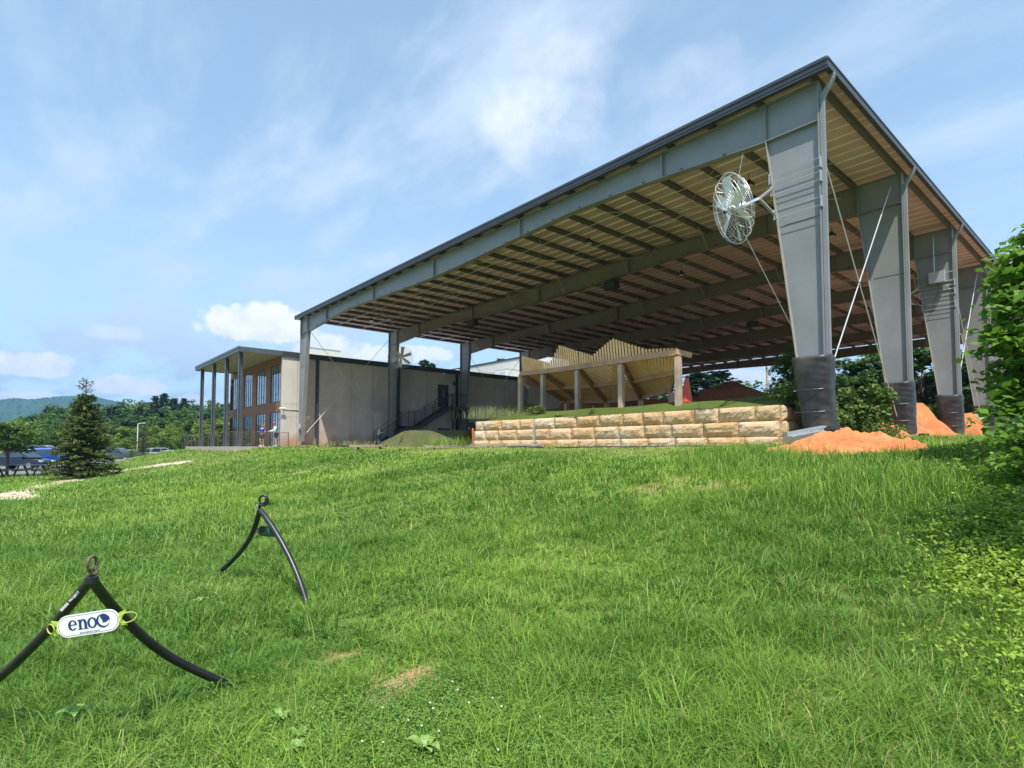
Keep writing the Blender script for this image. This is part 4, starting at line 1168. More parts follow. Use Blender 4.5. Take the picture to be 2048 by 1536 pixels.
def crown_points(n, rx, rz, cz, rng, nclump=40, cr=.32, bottom=.0, hollow=.55):
    """leaf positions: clumps spread through an uneven ellipsoid"""
    d = rng.normal(size=(nclump,3)); d /= np.linalg.norm(d, axis=1, keepdims=True)
    r = rng.uniform(hollow, 1.0, nclump)[:,None]*rng.uniform(.78,1.08,(nclump,1))
    cc = d*r*np.array([rx, rx, rz]); cc[:,2] = np.where(cc[:,2] < -rz*.75, -rz*.6, cc[:,2]); 
    which = rng.integers(0, nclump, n)
    cs = rng.uniform(.7,1.3,nclump)*cr*rx
    p = rng.normal(size=(n,3)); p /= np.linalg.norm(p, axis=1, keepdims=True)
    p *= (rng.random(n)**.45)[:,None]*cs[which][:,None]; p[:,2] *= .62
    pts = cc[which] + p; pts[:,2] += cz
    ct = rng.random(nclump)
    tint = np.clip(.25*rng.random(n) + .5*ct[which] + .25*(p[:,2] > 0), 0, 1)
    return pts, tint, cc + np.array([0,0,cz])
def leaf_obj(name, pts, tint, size, mat, parent, rng, flat=.35, shape='rhomb', aspect=1.0):
    v, f, k = quads(pts, size, rng, flat, aspect, shape)
    return bulk(name, v, f, k, mat, np.repeat(tint, k), parent)
M['bark'] = pmat('bark', (.10,.075,.055), (.17,.13,.10), 5, .95, 0, .6, 14, stretch=(1,1,.3))
M['lf_dark'] = leafmat('dark_woodland_leaves', (.030,.066,.016), (.090,.17,.035))
M['lf_mid'] = leafmat('mid_green_leaves', (.048,.10,.018), (.14,.24,.045))
M['lf_yel'] = leafmat('yellow_green_leaves', (.085,.14,.018), (.24,.33,.045))
M['lf_pine'] = leafmat('pine_needles', (.026,.060,.026), (.075,.13,.055), transl=.15)
M['lf_spruce'] = leafmat('spruce_needles', (.030,.058,.014), (.13,.175,.035), transl=.15)
M['lf_near'] = leafmat('near_tree_leaves', (.060,.155,.018), (.21,.37,.048), rough=.42, transl=.45)
def tree_proto(name, kind, seed, h=10.0, n=3200):
    rng = np.random.default_rng(seed); rnd = random.Random(seed)
    t = thing(name, '', 'tree', (0,0,-500)); 
    mat = {'dark':M['lf_dark'],'mid':M['lf_mid'],'yel':M['lf_yel']}[kind]
    rx = h*.33*rng.uniform(.85,1.15); rz = h*.40; cz = h*.58
    pts, tint, cc = crown_points(n, rx, rz, cz, rng, nclump=46)
    leaf_obj('crown', pts, tint, .052*h, mat, t, rng)
    mb = MB().tube([(0,0,-.5),(.03*h*rnd.uniform(-1,1),0,h*.3),(0,0,h*.72)], [h*.022,h*.017,h*.006], 7)
    for k in range(9):
        c = cc[k*5 % len(cc)]; z0 = h*rnd.uniform(.25,.5)
        mb.tube([(0,0,z0), (c[0]*.5, c[1]*.5, (z0+c[2])/2+.03*h), tuple(c)], [h*.009,h*.006,h*.002], 5)
    mb.build('trunk', M['bark'], t, smooth=True)
    return t
def pine_proto(name, seed, h=12.0, n=2600):
    rng = np.random.default_rng(seed); t = thing(name, '', 'tree', (0,0,-500))
    P = []; T_ = []; mb = MB().tube([(0,0,-.5),(0,0,h*.98)], [h*.016,h*.004], 7)
    for k in range(26):
        z = h*(.30 + .68*k/26); L_ = h*.22*(1-((z/h-.3)/.72)**1.4)*rng.uniform(.6,1.25)+.15; a = rng.uniform(0, 6.28)
        for j in range(3):
            an = a + j*2.1 + rng.normal()*.2; e = np.array([math.cos(an)*L_, math.sin(an)*L_, z+.10*L_])
            mb.tube([(0,0,z), tuple(e)], [.03,.012], 4)
            m = n//78; s = rng.uniform(.35,1.05,m)[:,None]
            q = np.array([0,0,z]) + (e-np.array([0,0,z]))*s + rng.normal(size=(m,3))*np.array([.13,.13,.06])*L_; P.append(q); T_.append(rng.random(m)*.6 + .4*rng.random())
    leaf_obj('crown', np.concatenate(P), np.concatenate(T_), .055*h, M['lf_pine'], t, rng, flat=.6, aspect=.7)
    mb.build('trunk', M['bark'], t); return t
def hide_proto(t):      # prototypes are moved to their first place, never left over
    pass
protos = {'dark': [tree_proto('broadleaf_tree', 'dark', 11+k) for k in range(3)], 'mid': [tree_proto('broadleaf_tree', 'mid', 21+k) for k in range(3)],
          'yel': [tree_proto('broadleaf_tree', 'yel', 31+k) for k in range(2)], 'pine': [pine_proto('pine_tree', 41+k) for k in range(2)]}
PH = {'dark': 10.0, 'mid': 10.0, 'yel': 10.0, 'pine': 12.0}
_used = set(); _cnt = [0]
def plant(kind, px, d, pytop, label, group=None, wide=1.0, zg=None):
    q = at_d(px, 893, d); zg = g1(q.x, q.y) if zg is None else zg
    ztop = at_d(px, pytop, d).z; hgt = max(1.0, ztop - zg)
    pr = protos[kind][_cnt[0] % len(protos[kind])]; _cnt[0] += 1
    s = hgt/PH[kind]/ (.98 if kind != 'pine' else 1.0); sc = (s*wide, s*wide, s)
    loc = (q.x, q.y, zg)
    if pr.name not in _used:
        _used.add(pr.name); pr.location = loc; pr.rotation_euler = (0,0,random.random()*6.28); pr.scale = sc; pr['label'] = label
        if group: pr['group'] = group
        return pr
    return dup(pr, loc, random.random()*6.28, label, group, sc)
rnd = random.Random(5)
prof = [(-60,800),(0,806),(62,833),(83,820),(110,812),(146,804),(187,810),(221,812),(227,797),(250,806),(269,796),(300,801),(342,797),(365,798),(396,803),(480,800),(560,806)]
def pf(px):
    for (a, ya), (b, yb) in zip(prof[:-1], prof[1:]):
        if a <= px <= b: return ya + (yb-ya)*(px-a)/(b-a)
    return 808
GW = 'trees of the wooded slope behind the car park'
for row, (d, dy, lo, hi, step) in enumerate(((178, 0, 40, 560, 15), (150, 14, 50, 560, 16), (128, 32, 40, 560, 17), (112, 48, 30, 540, 20))):
    px = lo + rnd.uniform(0, 8)
    while px < hi:
        kind = rnd.choice(('dark','dark','mid','mid','pine') if row < 2 else ('dark','mid','mid','yel'))
        jit = rnd.uniform(-5, 7)
        plant(kind, px, d + rnd.uniform(-8, 8), max(pf(px), 796 if row else 0) + dy + jit, {'dark':'dark green broadleaf tree of the wooded slope behind the car park','mid':'mid green broadleaf tree of the wooded slope behind the car park','yel':'yellow-green broadleaf tree of the wooded slope behind the car park','pine':'pine tree of the wooded slope behind the car park'}[kind], GW, wide=rnd.uniform(1.0, 1.35))
        px += step*rnd.uniform(.75, 1.25)
plant('pine', 325, 165, 784, 'tallest pine sticking out of the wooded slope, left of the canopy')
plant('pine', 308, 168, 789, 'second tall pine just left of the tallest one on the slope')
plant('pine', 345, 168, 795, 'dark pine top right of the tallest pine on the slope')
plant('pine', 366, 168, 794, 'dark pine top closest to the canopy columns')
# lower, lighter row beyond the cars
for k, (px, d, py, kind, lb) in enumerate([(-20,95,838,'yel','light green tree at the left picture edge behind the small tree'),(25,92,834,'yel','rounded light green tree above the black sedan'),(55,100,838,'yel','light green tree right of the small leafy tree'),(92,96,850,'mid','bushy green tree behind the blue car'),
   (215,90,868,'mid','green bush-like tree just right of the big spruce'),(240,88,872,'yel','yellow-green bushy tree above the dark SUV'),(262,92,868,'mid','green bushy tree left of the street lamp'),(300,90,870,'yel','yellow-green bushy tree behind the dark van'),(330,88,872,'mid','green bushy tree behind the silver cars'),
   (352,92,868,'yel','yellow-green bushy tree beside the canopy end'),(375,90,866,'mid','green bushy tree closest to the railing end'),(420,82,832,'yel','bright yellow-green tree seen between the canopy columns'),(452,84,836,'yel','bright yellow-green tree next to the dark back column'),(480,80,845,'mid','green tree at the glazed front'),(395,95,830,'dark','dark tree behind the outer canopy column'),(-60,90,836,'mid','green tree beyond the left picture edge')]):
    plant(kind, px, d, py, lb, wide=1.15)
# trees beyond the pavilion
for (px, d, py, kind, lb, wd) in [(848,112,716,'pine','pine crown rising above the concrete wall by the cage fan',1.0),(905,120,738,'mid','green tree tip at the left end of the white block',1.0),(1002,118,713,'pine','pine tip above the white block edge',.9),(862,116,722,'pine','lower pine crown above the concrete wall',1.0),
   (1395,92,742,'pine','spreading dark evergreen behind the orange cone',2.2),(1440,96,738,'pine','dark evergreen with drooping boughs left of the utility pole',2.4),(1375,100,775,'dark','dark tree behind the wooden wall ride end',1.3),(1502,90,762,'mid','rounded green tree left of the utility pole',1.1),(1560,86,784,'mid','green tree right of the utility pole',1.3),(1598,70,728,'dark','tall tree beside the nearest pad',1.0),
   (1700,62,735,'dark','dark tree seen between the first and second right columns',1.25),(1745,66,690,'dark','tall dark tree behind the second right column',1.2),(1790,75,740,'mid','green tree behind the second pad',1.3),(1850,58,668,'dark','big dark tree between the second and third right columns',1.15),(1880,80,760,'mid','paler tree low behind the third right column',1.4),(1940,60,690,'dark','dark tree between the third and fourth right columns',1.1),(2000,52,680,'dark','dark tree behind the near leafy tree',1.2),(2070,50,640,'dark','tall tree beyond the right picture edge',1.2),
   (1650,96,760,'mid','green tree behind the vine bush',1.3),(1550,98,792,'dark','low dark tree behind the turf bank',1.4),(1450,80,788,'dark','low dark tree behind the brown mound',1.5),(1820,88,770,'yel','light green tree low between the right columns',1.3),(1965,78,770,'mid','green tree low beside the fourth column',1.3)]:
    plant(kind, px, d, py, lb, wide=wd, zg=0)
# hedge mass beyond the pavilion
def bush(name, label, cat, loc, rx, ry, h, n, size, mat, seed, flat=.3, shape='rhomb', stems=6, group=None, clump=30, cr=.3):
    rng = np.random.default_rng(seed); t = thing(name, label, cat, loc, 0, group)
    pts, tint, cc = crown_points(n, 1.0, .55, .5, rng, nclump=clump, cr=cr, hollow=.3)
    pts = pts*np.array([rx, ry, h]); pts[:,2] = np.abs(pts[:,2])
    leaf_obj('foliage', pts, tint, size, mat, t, rng, flat, shape)
    mb = MB(); 
    for k in range(stems):
        c = cc[k % len(cc)]*np.array([rx, ry, h]); mb.tube([(c[0]*.15, c[1]*.15, -.1), (c[0]*.5, c[1]*.5, abs(c[2])*.6), tuple(np.abs(c)*np.array([np.sign(c[0]), np.sign(c[1]), 1]))], [.02*h+.004,.014*h+.003,.003], 5)
    mb.build('stems', M['bark'], t)
    return t
for k, (px, d, py, w_) in enumerate([(1640,48,835,4),(1720,46,832,4.5),(1800,45,836,4.5),(1880,44,838,4.5),(1960,42,835,4.5),(2040,40,832,4.5),(1570,55,800,4)]):
    q = at_d(px, py, d)
    bush('hedge_bush', ['green bush behind the pads, left of the second column','green bush low between first and second right columns','green bush low behind the second and third columns','green bush low right of the third column','green bush low behind the fourth column','green bush at the right edge behind the leafy tree','green bush over the turf bank end'][k], 'bush', (q.x, q.y, .1), w_, w_*.7, max(.8, q.z), 2600, .26, M['lf_mid'] if k % 2 else M['lf_yel'], 300+k)
# ---------------------------------------------------------------- big spruce on the lawn edge
def spruce(loc, h, wid, label, seed, n=16000, name='spruce_tree', lead=.17):
    rng = np.random.default_rng(seed); t = thing(name, label, 'tree', loc)
    P = []; T_ = []; mb = MB().tube([(0,0,-.2),(0,0,h*.5),(.02,0,h)], [h*.02,h*.011,.012], 8)
    lv = 40
    for k in range(lv):
        u = k/lv; z = h*(.03 + .96*u)
        L_ = wid/2*((1-u)**.80 if u > .1 else .93+u*.2)
        if u > 1-lead: L_ = wid/2*.13*(1.2-u)/.2*2.2*.5
        nb = 10 if u < .6 else (7 if u < 1-lead else 4)
        for j in range(nb):
            an = rng.uniform(0,6.28); l = L_*rng.uniform(.72,1.18)
            droop = -.10*l + .25*l*u + (.5*l if u > 1-lead else 0)
            e = np.array([math.cos(an)*l, math.sin(an)*l, z+droop]); o = np.array([0,0,z])
            mb.tube([tuple(o), tuple(e)], [.022*(1-u)+.006, .005], 4)
            m = max(6, int(n/(lv*9)*(l/(wid/2)*1.2+.15)))
            if u > 1-lead: m = 6
            s = rng.uniform(.12,1.04,m)[:,None]
            side = np.array([-math.sin(an), math.cos(an), 0]); off = rng.normal(size=(m,1))*(.20*l*(1.1-s))*side + rng.normal(size=(m,3))*.035
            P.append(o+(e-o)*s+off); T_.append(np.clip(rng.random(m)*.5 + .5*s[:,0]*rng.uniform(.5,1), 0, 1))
    leaf_obj('needles', np.concatenate(P), np.concatenate(T_), .15*h/5.5, M['lf_spruce'], t, rng, flat=.2, aspect=.55)
    mb.build('trunk', M['bark'], t); return t
q = at_d(168, 893, 33); zg = g1(q.x, q.y)
spruce((q.x, q.y, zg), at_d(168, 757, 33).z - zg, 3.7, 'dense dark spruce with bare leader standing at the lawn edge', 71, n=38000)
q = at_d(287, 893, 58); zg = g1(q.x, q.y)
spruce((q.x, q.y, zg), at_d(287, 848, 58).z - zg, 2.7, 'small thin spruce in front of the parked cars', 72, n=9000, lead=.2)
# small leafy tree at far left
q = at_d(16, 893, 36); zg = g1(q.x, q.y); hh = at_d(16, 836, 36).z - zg
rng = np.random.default_rng(80); t = thing('young_tree', 'small round leafy tree with thin trunk at the left picture edge', 'tree', (q.x, q.y, zg))
pts, tint, cc = crown_points(5200, 1.0, 1.0, 0, rng, nclump=40, cr=.30); pts *= np.array([2.0, 2.0, 1.15]); pts[:,2] += hh-1.2
leaf_obj('crown', pts, tint, .16, M['lf_mid'], t, rng, shape='lobed')
mb = MB().tube([(0,0,-.1),(.02,0,1.2),(0,0,hh*.8)], [.09,.07,.03], 8)
for k in range(8): c = cc[k*4]*np.array([2.0,2.0,1.15]); mb.tube([(0,0,1.2+.1*k), (c[0], c[1], c[2]+hh-1.2)], [.03,.008], 5)
mb.build('trunk', M['bark'], t)
# ---------------------------------------------------------------- near tree at the right edge
def near_tree(loc, label, blobs, n, size, seed, name='leafy_tree'):
    rng = np.random.default_rng(seed); t = thing(name, label, 'tree', loc)
    P = []; T_ = []; mb = MB(); top = max(b[2] for b in blobs)
    mb.tube([(0,0,-.3),(.05,.02,top*.4),(0,0,top*.85)], [.10,.08,.03], 10)
    tot = sum(b[3]**2 for b in blobs)
    for (x, y, z, r) in blobs:
        m = int(n*r*r/tot)
        # sprays: layered short twigs with leaves in flat fans
        ns = max(4, m//26)
        d = rng.normal(size=(ns,3)); d /= np.linalg.norm(d, axis=1, keepdims=True); d[:,2] *= .75
        sc_ = np.array([x,y,z]) + d*r*(rng.random((ns,1))**.4)
        w_ = rng.integers(0, ns, m); off = rng.normal(size=(m,3))*np.array([.15,.15,.05])
        P.append(sc_[w_]+off); tt = rng.random(ns); T_.append(np.clip(tt[w_]*.5 + rng.random(m)*.5, 0, 1))
        mb.tube([(0,0,z*.45), (x*.5,y*.5,z*.8), (x,y,z)], [.04,.025,.008], 6)
        for k in range(0, ns, 6): mb.tube([(x,y,z), tuple(sc_[k])], [.009,.004], 4)
    leaf_obj('crown', np.concatenate(P), np.concatenate(T_), size, M['lf_near'], t, rng, flat=.55, shape='lobed')
    mb.build('trunk', M['bark'], t); return t
q = at_d(2152, 893, 8.6); zg = g1(q.x, q.y)
def rel(px, py, d):
    v = at_d(px, py, d); return (v.x-q.x, v.y-q.y, v.z-zg)
bl = []
for (px, py, d, r) in [(2040,520,8.6,.34),(2030,600,8.4,.40),(2060,660,8.2,.50),(2025,700,8.3,.36),(2070,740,8.4,.52),(2040,560,8.9,.30),(2095,480,8.8,.5),(2130,560,8.6,.8),(2150,680,8.6,.9),(2110,780,8.4,.7),(2190,500,9,.8),(2230,640,9,.9),(2022,545,8.5,.22),(2015,660,8.4,.2),(2035,760,8.2,.26),(2170,800,8.4,.9),(2045,800,8.0,.35)]:
    bl.append(rel(px, py, d) + (r,))
near_tree((q.x, q.y, zg), 'bright green leafy tree reaching in from the right picture edge', bl, 10500, .150, 90)
q = at_d(2120, 893, 6.6); zg = g1(q.x, q.y)
bl = []
for (px, py, d, r) in [(2050,860,7.2,.35),(2030,930,6.9,.36),(2050,1000,6.4,.30),(2100,880,6.9,.5),(2110,980,6.5,.5),(2028,860,7.8,.24),(2160,900,6.8,.6),(2180,1020,6.3,.55),(2030,830,8.2,.3)]:
    bl.append(rel(px, py, d) + (r,))
for (x, y, z, r) in ((1.6,-1.2,2.6,1.0),(2.3,-2.2,3.3,1.2),(1.3,-2.6,3.3,.95),(2.6,-.8,3.6,1.2),(1.9,-3.2,3.3,1.1),(1.6,-.4,3.4,.8)): bl.append((x, y, z, r))  # unseen crown out of view, added to shade the bush and the bank
near_tree((q.x, q.y, zg), 'leafy bush low at the right picture edge, joined with an added unseen crown that shades it', bl, 15000, .10, 91)
# vine bushes between the right columns, weeds on the walls
M['lf_vine'] = leafmat('weed_leaves', (.05,.09,.02), (.18,.28,.06), transl=.3)
for (px, py, d, rx, ry, h, n, sz, lb, seed) in [(1718,868,17.6,.95,.7,1.7,1500,.15,'tall vine bush with broad leaves between first and second right columns',400),(1770,884,18,.8,.6,.8,700,.10,'low leafy weeds beside the second column footing',401),
    (1690,862,15.8,.35,.3,.7,350,.09,'small weed clump hugging the nearest pad',402),(1555,808,17.2,.9,.35,.55,700,.09,'leafy weeds hanging over the stone wall corner',403),(1580,818,16.2,.45,.4,1.0,600,.10,'leafy weed clump between the wall corner and the nearest pad',404),
    (1118,838,23.5,.42,.3,.35,260,.08,'small green weed hanging over the middle of the stone wall',405),(1075,826,25.5,.7,.4,.45,400,.09,'yellow-green weeds by the left posts of the wall ride',406),(1185,832,22.5,.25,.2,.45,160,.07,'thin reddish weed on the stone wall top',407),
    (1290,818,21.5,.6,.3,.22,240,.06,'low pale weeds on the turf above the stone wall',408),(1590,770,28,1.2,.9,2.2,1500,.16,'tall bush behind the nearest pad',409)]:
    v = at_d(px, py, d); bush('weed_bush', lb, 'bush', (v.x, v.y, v.z-.1), rx, ry, h, n, sz, M['lf_vine'], seed, shape='lobed')
# flowering plants by the car park
for (px, py, d, c, lb, seed) in [(330,915,55,'lf_yel','small yellow-green plant before the silver cars',420),(262,925,52,'lf_mid','low dark shrub in front of the dark SUV',421),(300,918,55,'lf_mid','low shrub at the foot of the small spruce',422)]:
    v = at_d(px, py, d); bush('shrub', lb, 'shrub', (v.x, v.y, g1(v.x, v.y)), .9, .7, .9, 500, .12, M[c], seed)
# ---------------------------------------------------------------- grass
M['grass'] = leafmat('grass_blades', (.052,.162,.019), (.315,.470,.063), rough=.5, transl=.33)
M['drygrass'] = leafmat('dry_grass_blades', (.28,.31,.08), (.52,.50,.20), rough=.6, transl=.35)
M['vineweed'] = leafmat('lawn_weed_leaves', (.045,.13,.018), (.13,.27,.04), transl=.3)
FWv = np.array([-math.sin(YAW), math.cos(YAW)]); RTv = np.array([math.cos(YAW), math.sin(YAW)])
def inside_lawn(x, y):
    ok = (lot_mask(x, y) < .4) & (x > -60)
    pav_ = (y > 15.2) & (x > -44.4) & (x < -6.3)
    ok &= ~((y > 15.55 - .0*x) & (x > -22.2) & (x < -6.3))        # stone wall and bank
    ok &= ~((y > 13.6 + .0) & (x > -31) & (x <= -22) & (y > 17.0))
    ok &= ~((y > 14.7) & (x <= -43))
    ok &= ~((x < -42.5) & (y > 11.0) & (x > -59.5))
    ok &= ~((y > 15.3) & (x <= -30) & (x > -43.5))
    return ok
def scatter(n, d0, d1, rng, margin=.12, power=1.0):
    """random plan points between two depths over the view wedge (with room for a step to the side)"""
    u = rng.random(n); d = (d0**(2) + u*(d1**2-d0**2))**.5
    r = rng.uniform(-.92-margin, .92+margin, n)*d + rng.uniform(-.6,.6,n)
    p = FWv[None,:]*d[:,None] + RTv[None,:]*r[:,None]
    return p[:,0], p[:,1], d
def blades(name, x, y, hgt, wid, rng, mat, segs=3, lean=.5, tint=None, zoff=None, az=None):
    n = len(x); z = gh(x, y) if zoff is None else zoff
    az = rng.uniform(0, 2*np.pi, n) if az is None else az; ln = lean*rng.uniform(.2, 1.6, n)
    dirx, diry = np.cos(az), np.sin(az); face = az + np.pi/2 + rng.normal(size=n)*.5
    fx, fy = np.cos(face), np.sin(face)
    rows = []
    for k in range(segs+1):
        t = k/segs; w_ = wid*(1-t**1.6)*.5 if k < segs else np.zeros(n)
        hz = hgt*(t - .35*ln*t*t*t*.9); out = hgt*ln*t*t*.85
        cx = x + dirx*out; cy = y + diry*out; cz = z - .01 + hz
        if k < segs:
            rows.append(np.stack([cx - fx*w_, cy - fy*w_, cz], 1)); rows.append(np.stack([cx + fx*w_, cy + fy*w_, cz], 1))
        else: rows.append(np.stack([cx, cy, cz], 1))
    V = np.stack(rows, 1); m = V.shape[1]
    base = (np.arange(n)*m)[:,None]
    tris = []
    for k in range(segs-1):
        a = 2*k; tris += [a, a+1, a+3, a, a+3, a+2]
    a = 2*(segs-1); tris += [a, a+1, a+2]
    F = (base + np.array(tris)[None,:]).ravel()
    if tint is None: tint = rng.random(n)
    return bulk(name, V.reshape(-1,3), F, 3, mat, np.repeat(tint, m))
def height_field(x, y):
    """tufts: taller and shorter patches"""
    f = .55 + .75*vnoise(x, y, .55, 2) + .55*(vnoise(x, y, 2.6, 5)-.5)
    # worn yellow mown strip along the wall
    return f
def strip(x, y):
    return sstep((y - np.where(x > -21, 11.2, 12.2) - 1.6*(vnoise(x, y, .5, 8)-.5))/1.4)*(x > -34)*(x < -7.5)
gr = np.random.default_rng(3)
parts_ = []
for (n, d0, d1, h, wd, sg, per, spr) in ((190000,1.9,4.6,.125,.0062,3,16,.028),(220000,4.6,9.0,.125,.0092,3,14,.036),(190000,9.0,17,.13,.017,2,9,.06),(150000,17,30,.13,.032,2,5,.10),(95000,30,60,.13,.06,2,3,.2)):
    nt = n//per
    tx, ty, d = scatter(nt, d0, d1, gr)
    ok = inside_lawn(tx, ty); tx, ty = tx[ok], ty[ok]
    bm = bare_mask(tx, ty); st0 = strip(tx, ty)
    keep = (gr.random(len(tx)) > bm*.9) & (gr.random(len(tx)) > st0*.45); tx, ty = tx[keep], ty[keep]; nt = len(tx)
    tsz = gr.gamma(4.0, .25, nt)*height_field(tx, ty)          # size of each tuft
    ttint = np.clip(.62*vnoise(tx, ty, .33, 11) + .34*vnoise(tx, ty, 1.7, 12) - .22 + gr.normal(size=nt)*.13, 0, 1)
    tdry = gr.random(nt)
    rep = np.repeat(np.arange(nt), per); m = len(rep)
    off = gr.normal(size=(m, 2)); x = tx[rep] + off[:,0]*spr*np.clip(tsz[rep], .5, 2); y = ty[rep] + off[:,1]*spr*np.clip(tsz[rep], .5, 2)
    az = np.arctan2(off[:,1], off[:,0]) + gr.normal(size=m)*.7
    st_ = strip(x, y)
    hh_ = h*np.clip(tsz[rep], .35, 1.9)*(1-.6*st_)*gr.uniform(.5, 1.35, m)
    tint = np.clip(ttint[rep] + gr.random(m)*.42 + .25*st_, 0, 1)
    dry = gr.random(m) < (.02 + .45*st_ + .30*(tdry[rep] < .07) + .15*(vnoise(x, y, .8, 14) > .70))
    hh_ = np.where(dry, hh_*.8, hh_)
    parts_.append((x, y, hh_, wd*gr.uniform(.5,1.5,m), sg, tint, dry, az))
for sg in (3, 2):
    for dr in (False, True):
        sel = [tuple(a[k][a[6]==dr] for k in (0,1,2,3,5,7)) for a in parts_ if a[4] == sg]
        cat_ = [np.concatenate([s[k] for s in sel]) for k in range(6)]
        o = blades('dry_grass' if dr else 'grass', cat_[0], cat_[1], cat_[2], cat_[3], gr, M['drygrass'] if dr else M['grass'], segs=sg, lean=1.15, tint=cat_[4], az=cat_[5])
        tag(o, 'dry straw-coloured blades scattered through the lawn' if dr else 'long uneven green grass covering the slope', 'grass', kind='stuff')
# low broad-leaved weeds and clover scattered between the tufts
x, y, d = scatter(240000, 1.9, 14, gr)
k = inside_lawn(x, y) & (gr.random(len(x)) < .05 + .95*(sstep((vnoise(x, y, .9, 41)*.6 + vnoise(x, y, 3.1, 42)*.4 - .56)/.10))) & (bare_mask(x, y) < .3)
x, y, d = x[k], y[k], d[k]
v, f, kk = quads(np.stack([x, y, gh(x, y) + gr.uniform(.015,.075,len(x))], 1), np.clip(.014+.0022*d, .018, .045), gr, flat=1.0, shape='lobed')
o = bulk('lawn_weeds', v, f, kk, M['vineweed'], np.repeat(gr.random(len(x)), kk)); tag(o, 'low round-leaved weeds mixed into the lawn', 'weeds', kind='stuff')
# thin seed stalks standing above the lawn
x, y, d = scatter(2600, 2.4, 16, gr); ok = inside_lawn(x, y) & (vnoise(x, y, .5, 51) > .45); x, y, d = x[ok], y[ok], d[ok]
o = blades('seed_stalks', x, y, gr.uniform(.18,.34,len(x)), .0028+.0006*d, gr, M['drygrass'], segs=3, lean=.5, tint=gr.random(len(x))); tag(o, 'thin pale seed stalks standing above the lawn', 'grass', kind='stuff')
# short dead thatch lying between the tufts
x, y, d = scatter(60000, 1.9, 9, gr); ok = inside_lawn(x, y) & (bare_mask(x, y) < .5); x, y = x[ok], y[ok]
o = blades('thatch', x, y, gr.uniform(.015,.05,len(x)), np.full(len(x), .004), gr, M['drygrass'], segs=2, lean=3.0, tint=gr.random(len(x))*.6); tag(o, 'dead straw thatch low between the grass tufts', 'grass', kind='stuff')
# tall wild grass near the clay pile, wall end and posts
def tall(n, cx, cy, r, h, wd, mat, lab):
    x = cx + gr.normal(size=n)*r; y = cy + gr.normal(size=n)*r
    o = blades('tall_grass', x, y, h*gr.uniform(.4,1.3,n), wd*gr.uniform(.6,1.3,n), gr, mat, segs=3, lean=.55, zoff=None); return tag(o, lab, 'grass', kind='stuff')
for k, (px, py, sp, n, h) in enumerate(((1500,935,.75,2600,.34),(1600,962,.8,1800,.17),(1730,985,.7,1800,.20),(1440,925,.5,1100,.28),(1800,985,.7,2200,.36),(1420,912,.35,500,.32))):
    p = on_g(px, py); tall(n, p.x, p.y, sp, h, .012, M['grass'], ['tall grass clump by the stone wall corner','tall grass in front of the clay pile','tall grass right of the clay pile','grass tuft at the foot of the stone wall','tall weeds and grass at the shaded bank','thin tall grass against the stone blocks'][k])
x = gr.uniform(-21.5, -7.0, 2600); k = vnoise(x, x*0, 1.6, 61) > .42; x = x[k]; y = 15.52 - np.abs(gr.normal(size=len(x)))*.18
o = blades('wall_foot_grass', x, y, gr.uniform(.06,.26,len(x)), gr.uniform(.008,.016,len(x)), gr, M['grass'], segs=3, lean=.7, tint=gr.random(len(x))); tag(o, 'grass and weeds growing along the foot of the stone wall', 'grass', kind='stuff')
def tuft(px, py, d, r, h, n, wd, lab, mat):
    v = at_d(px, py, d); x = v.x + gr.normal(size=n)*r; y = v.y + gr.normal(size=n)*r
    o = blades('grass_tuft', x, y, h*gr.uniform(.4,1.2,n), wd, gr, mat, segs=3, lean=.6, zoff=np.full(n, v.z-.02)); tag(o, lab, 'grass', kind='stuff')
M['palegrass'] = leafmat('pale_seed_grass', (.17,.22,.08), (.38,.40,.20), transl=.35)
tuft(975, 836, 27.5, .45, .75, 500, .014, 'pale feathery grass on the left end of the stone wall', M['palegrass'])
tuft(1015, 834, 27, .55, .55, 500, .014, 'pale grass among the turf near the left posts', M['palegrass'])
tuft(870, 890, 24, .35, .45, 200, .014, 'thin weeds sprouting behind the slab bench', M['grass'])
tuft(922, 890, 24, .3, .5, 160, .014, 'thin weeds sprouting at the right end of the slab bench', M['grass'])
tuft(700, 890, 30, .9, .4, 300, .018, 'brown seed heads before the concrete wall', M['palegrass'])
